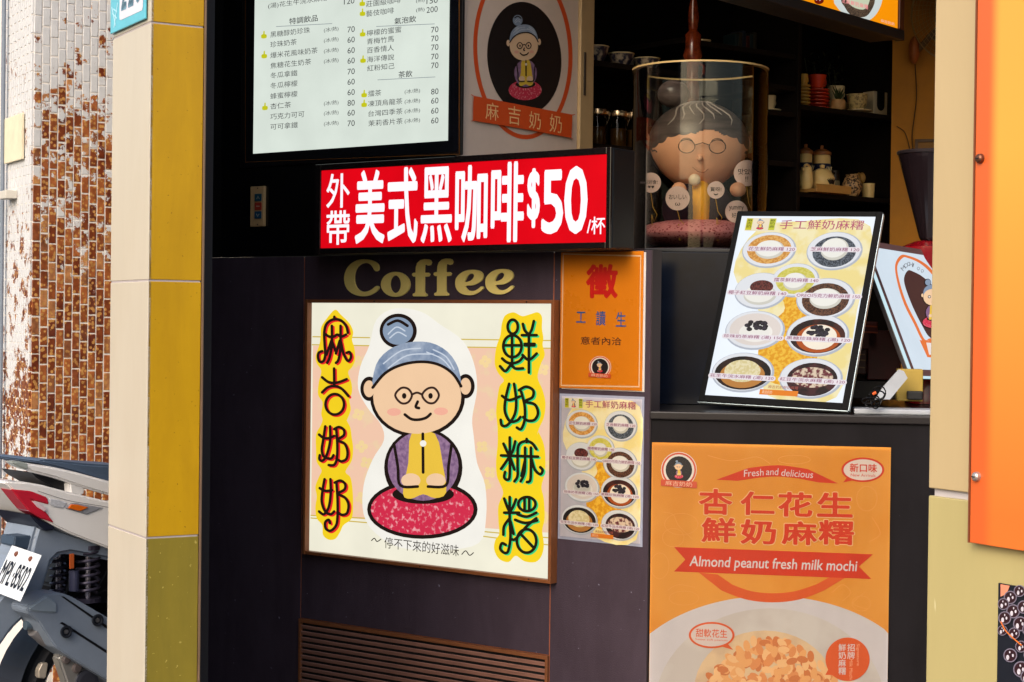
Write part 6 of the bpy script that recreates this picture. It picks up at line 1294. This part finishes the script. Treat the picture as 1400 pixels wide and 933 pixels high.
prism('brake_disc_guard', kq([(300, 840), (330, 785), (380, 780), (375, 820), (360, 905), (300, 900)]), .05, .07, mat((190, 180, 168), .4, metal=.4), .003)
br = prism('swing_arm', kq([(455, 740), (500, 708), (560, 745), (720, 850), (780, 950), (780, 1100), (560, 1100), (520, 930)]), -.01, .03, mat((168, 166, 164), .35, metal=.6), .006)
for px, py, r_ in ((522, 755, .012), (605, 822, .014), (680, 930, .034)):
    x, z = SC.pt(*kq([(px, py)])[0], -.014); S.add('bolt', lathe_geo([(r_, -.008), (r_, -.016), (r_ * .7, -.018), (.0001, -.018)], 20, (x, 0, z), 'Y'), mat((70, 72, 84) if r_ > .03 else (120, 110, 110), .35, metal=.5), br)
# inner wheel guard
gg = [(wxc + (wr_ + .03) * math.cos(R(a)), wzc + (wr_ + .03) * math.sin(R(a))) for a in range(60, 215, 8)]
V = [Vector((x, .06, z)) for x, z in gg] + [Vector((x, .19, z)) for x, z in gg]; n = len(gg)
S.add('inner_fender', (V, [[i, i + 1, n + i + 1, n + i] for i in range(n - 1)]), mat((20, 24, 38), .6))
prism('side_skirt', [(120, 800), (190, 790), (225, 800), (225, 1000), (160, 1000)], .2, .26, DG, .01)
S.y = -.0175
seam = mat((96, 96, 104), .5)
S.y = -.003
S.stroke('panel_seam', [ks([(800, 372), (822, 330), (818, 300)]), ks([(300, 300), (420, 340), (560, 380), (800, 420), (1100, 470)])], .7, seam, 1)
for a_, b2, c_2 in (((150, 805), (130, 815), (118, 840)), ((150, 770), (135, 800), (105, 822)), ((96, 752), (98, 780), (90, 812))):
    S.add('hose', tube_geo([(SC.pt(*p, .1)[0], .1, SC.pt(*p, .1)[1]) for p in spline([a_, b2, c_2], False, 5)], .004, 8), mat((18, 18, 24), .5), smooth=True)
x, z = SC.pt(96, 752, .04); S.add('orange_sticker', box_geo(x - .006, x + .006, .03, .034, z - .05, z - .01), mat((190, 90, 40), .5))
# licence plate
PLF = Frame(ray(21.777, 783.55, 4.6), R(-46.86), R(25.5), R(3.25))
def to_s(g): return [SC.I @ (PLF.M @ v) for v in g[0]], g[1]
a1, b1 = .16786 / 2, .12804 / 2
pl = S.add('licence_plate', to_s(box_geo(-a1, a1, 0, .0015, -b1, b1, .0006)), mat((212, 218, 224), .35, noise=.04))
V2, F2 = text_geo('MPL·8502', .012); xs = [v[0] for v in V2]; ys = [v[1] for v in V2]
V = [Vector((-a1 * .9 + (x - min(xs)) / (max(xs) - min(xs)) * a1 * 1.78, -.0012, -b1 * .62 + (y - min(ys)) / (max(ys) - min(ys)) * b1 * 1.02)) for x, y in V2]
S.add('lettering', to_s((V, F2)), mat((44, 50, 66), .5), pl)
for sx_ in (-.42, .42): S.add('plate_screw', to_s(lathe_geo([(.006, -.004), (.008, -.0005)], 8, (a1 * sx_ * 1.15, 0, b1 * .72), 'Y')), mat((112, 62, 44), .6), pl)
for sx_ in (-.42, .42): S.add('plate_screw_head', to_s(lathe_geo([(.0001, -.0042), (.006, -.004)], 8, (a1 * sx_ * 1.15, 0, b1 * .72), 'Y')), mat((112, 62, 44), .6), pl)
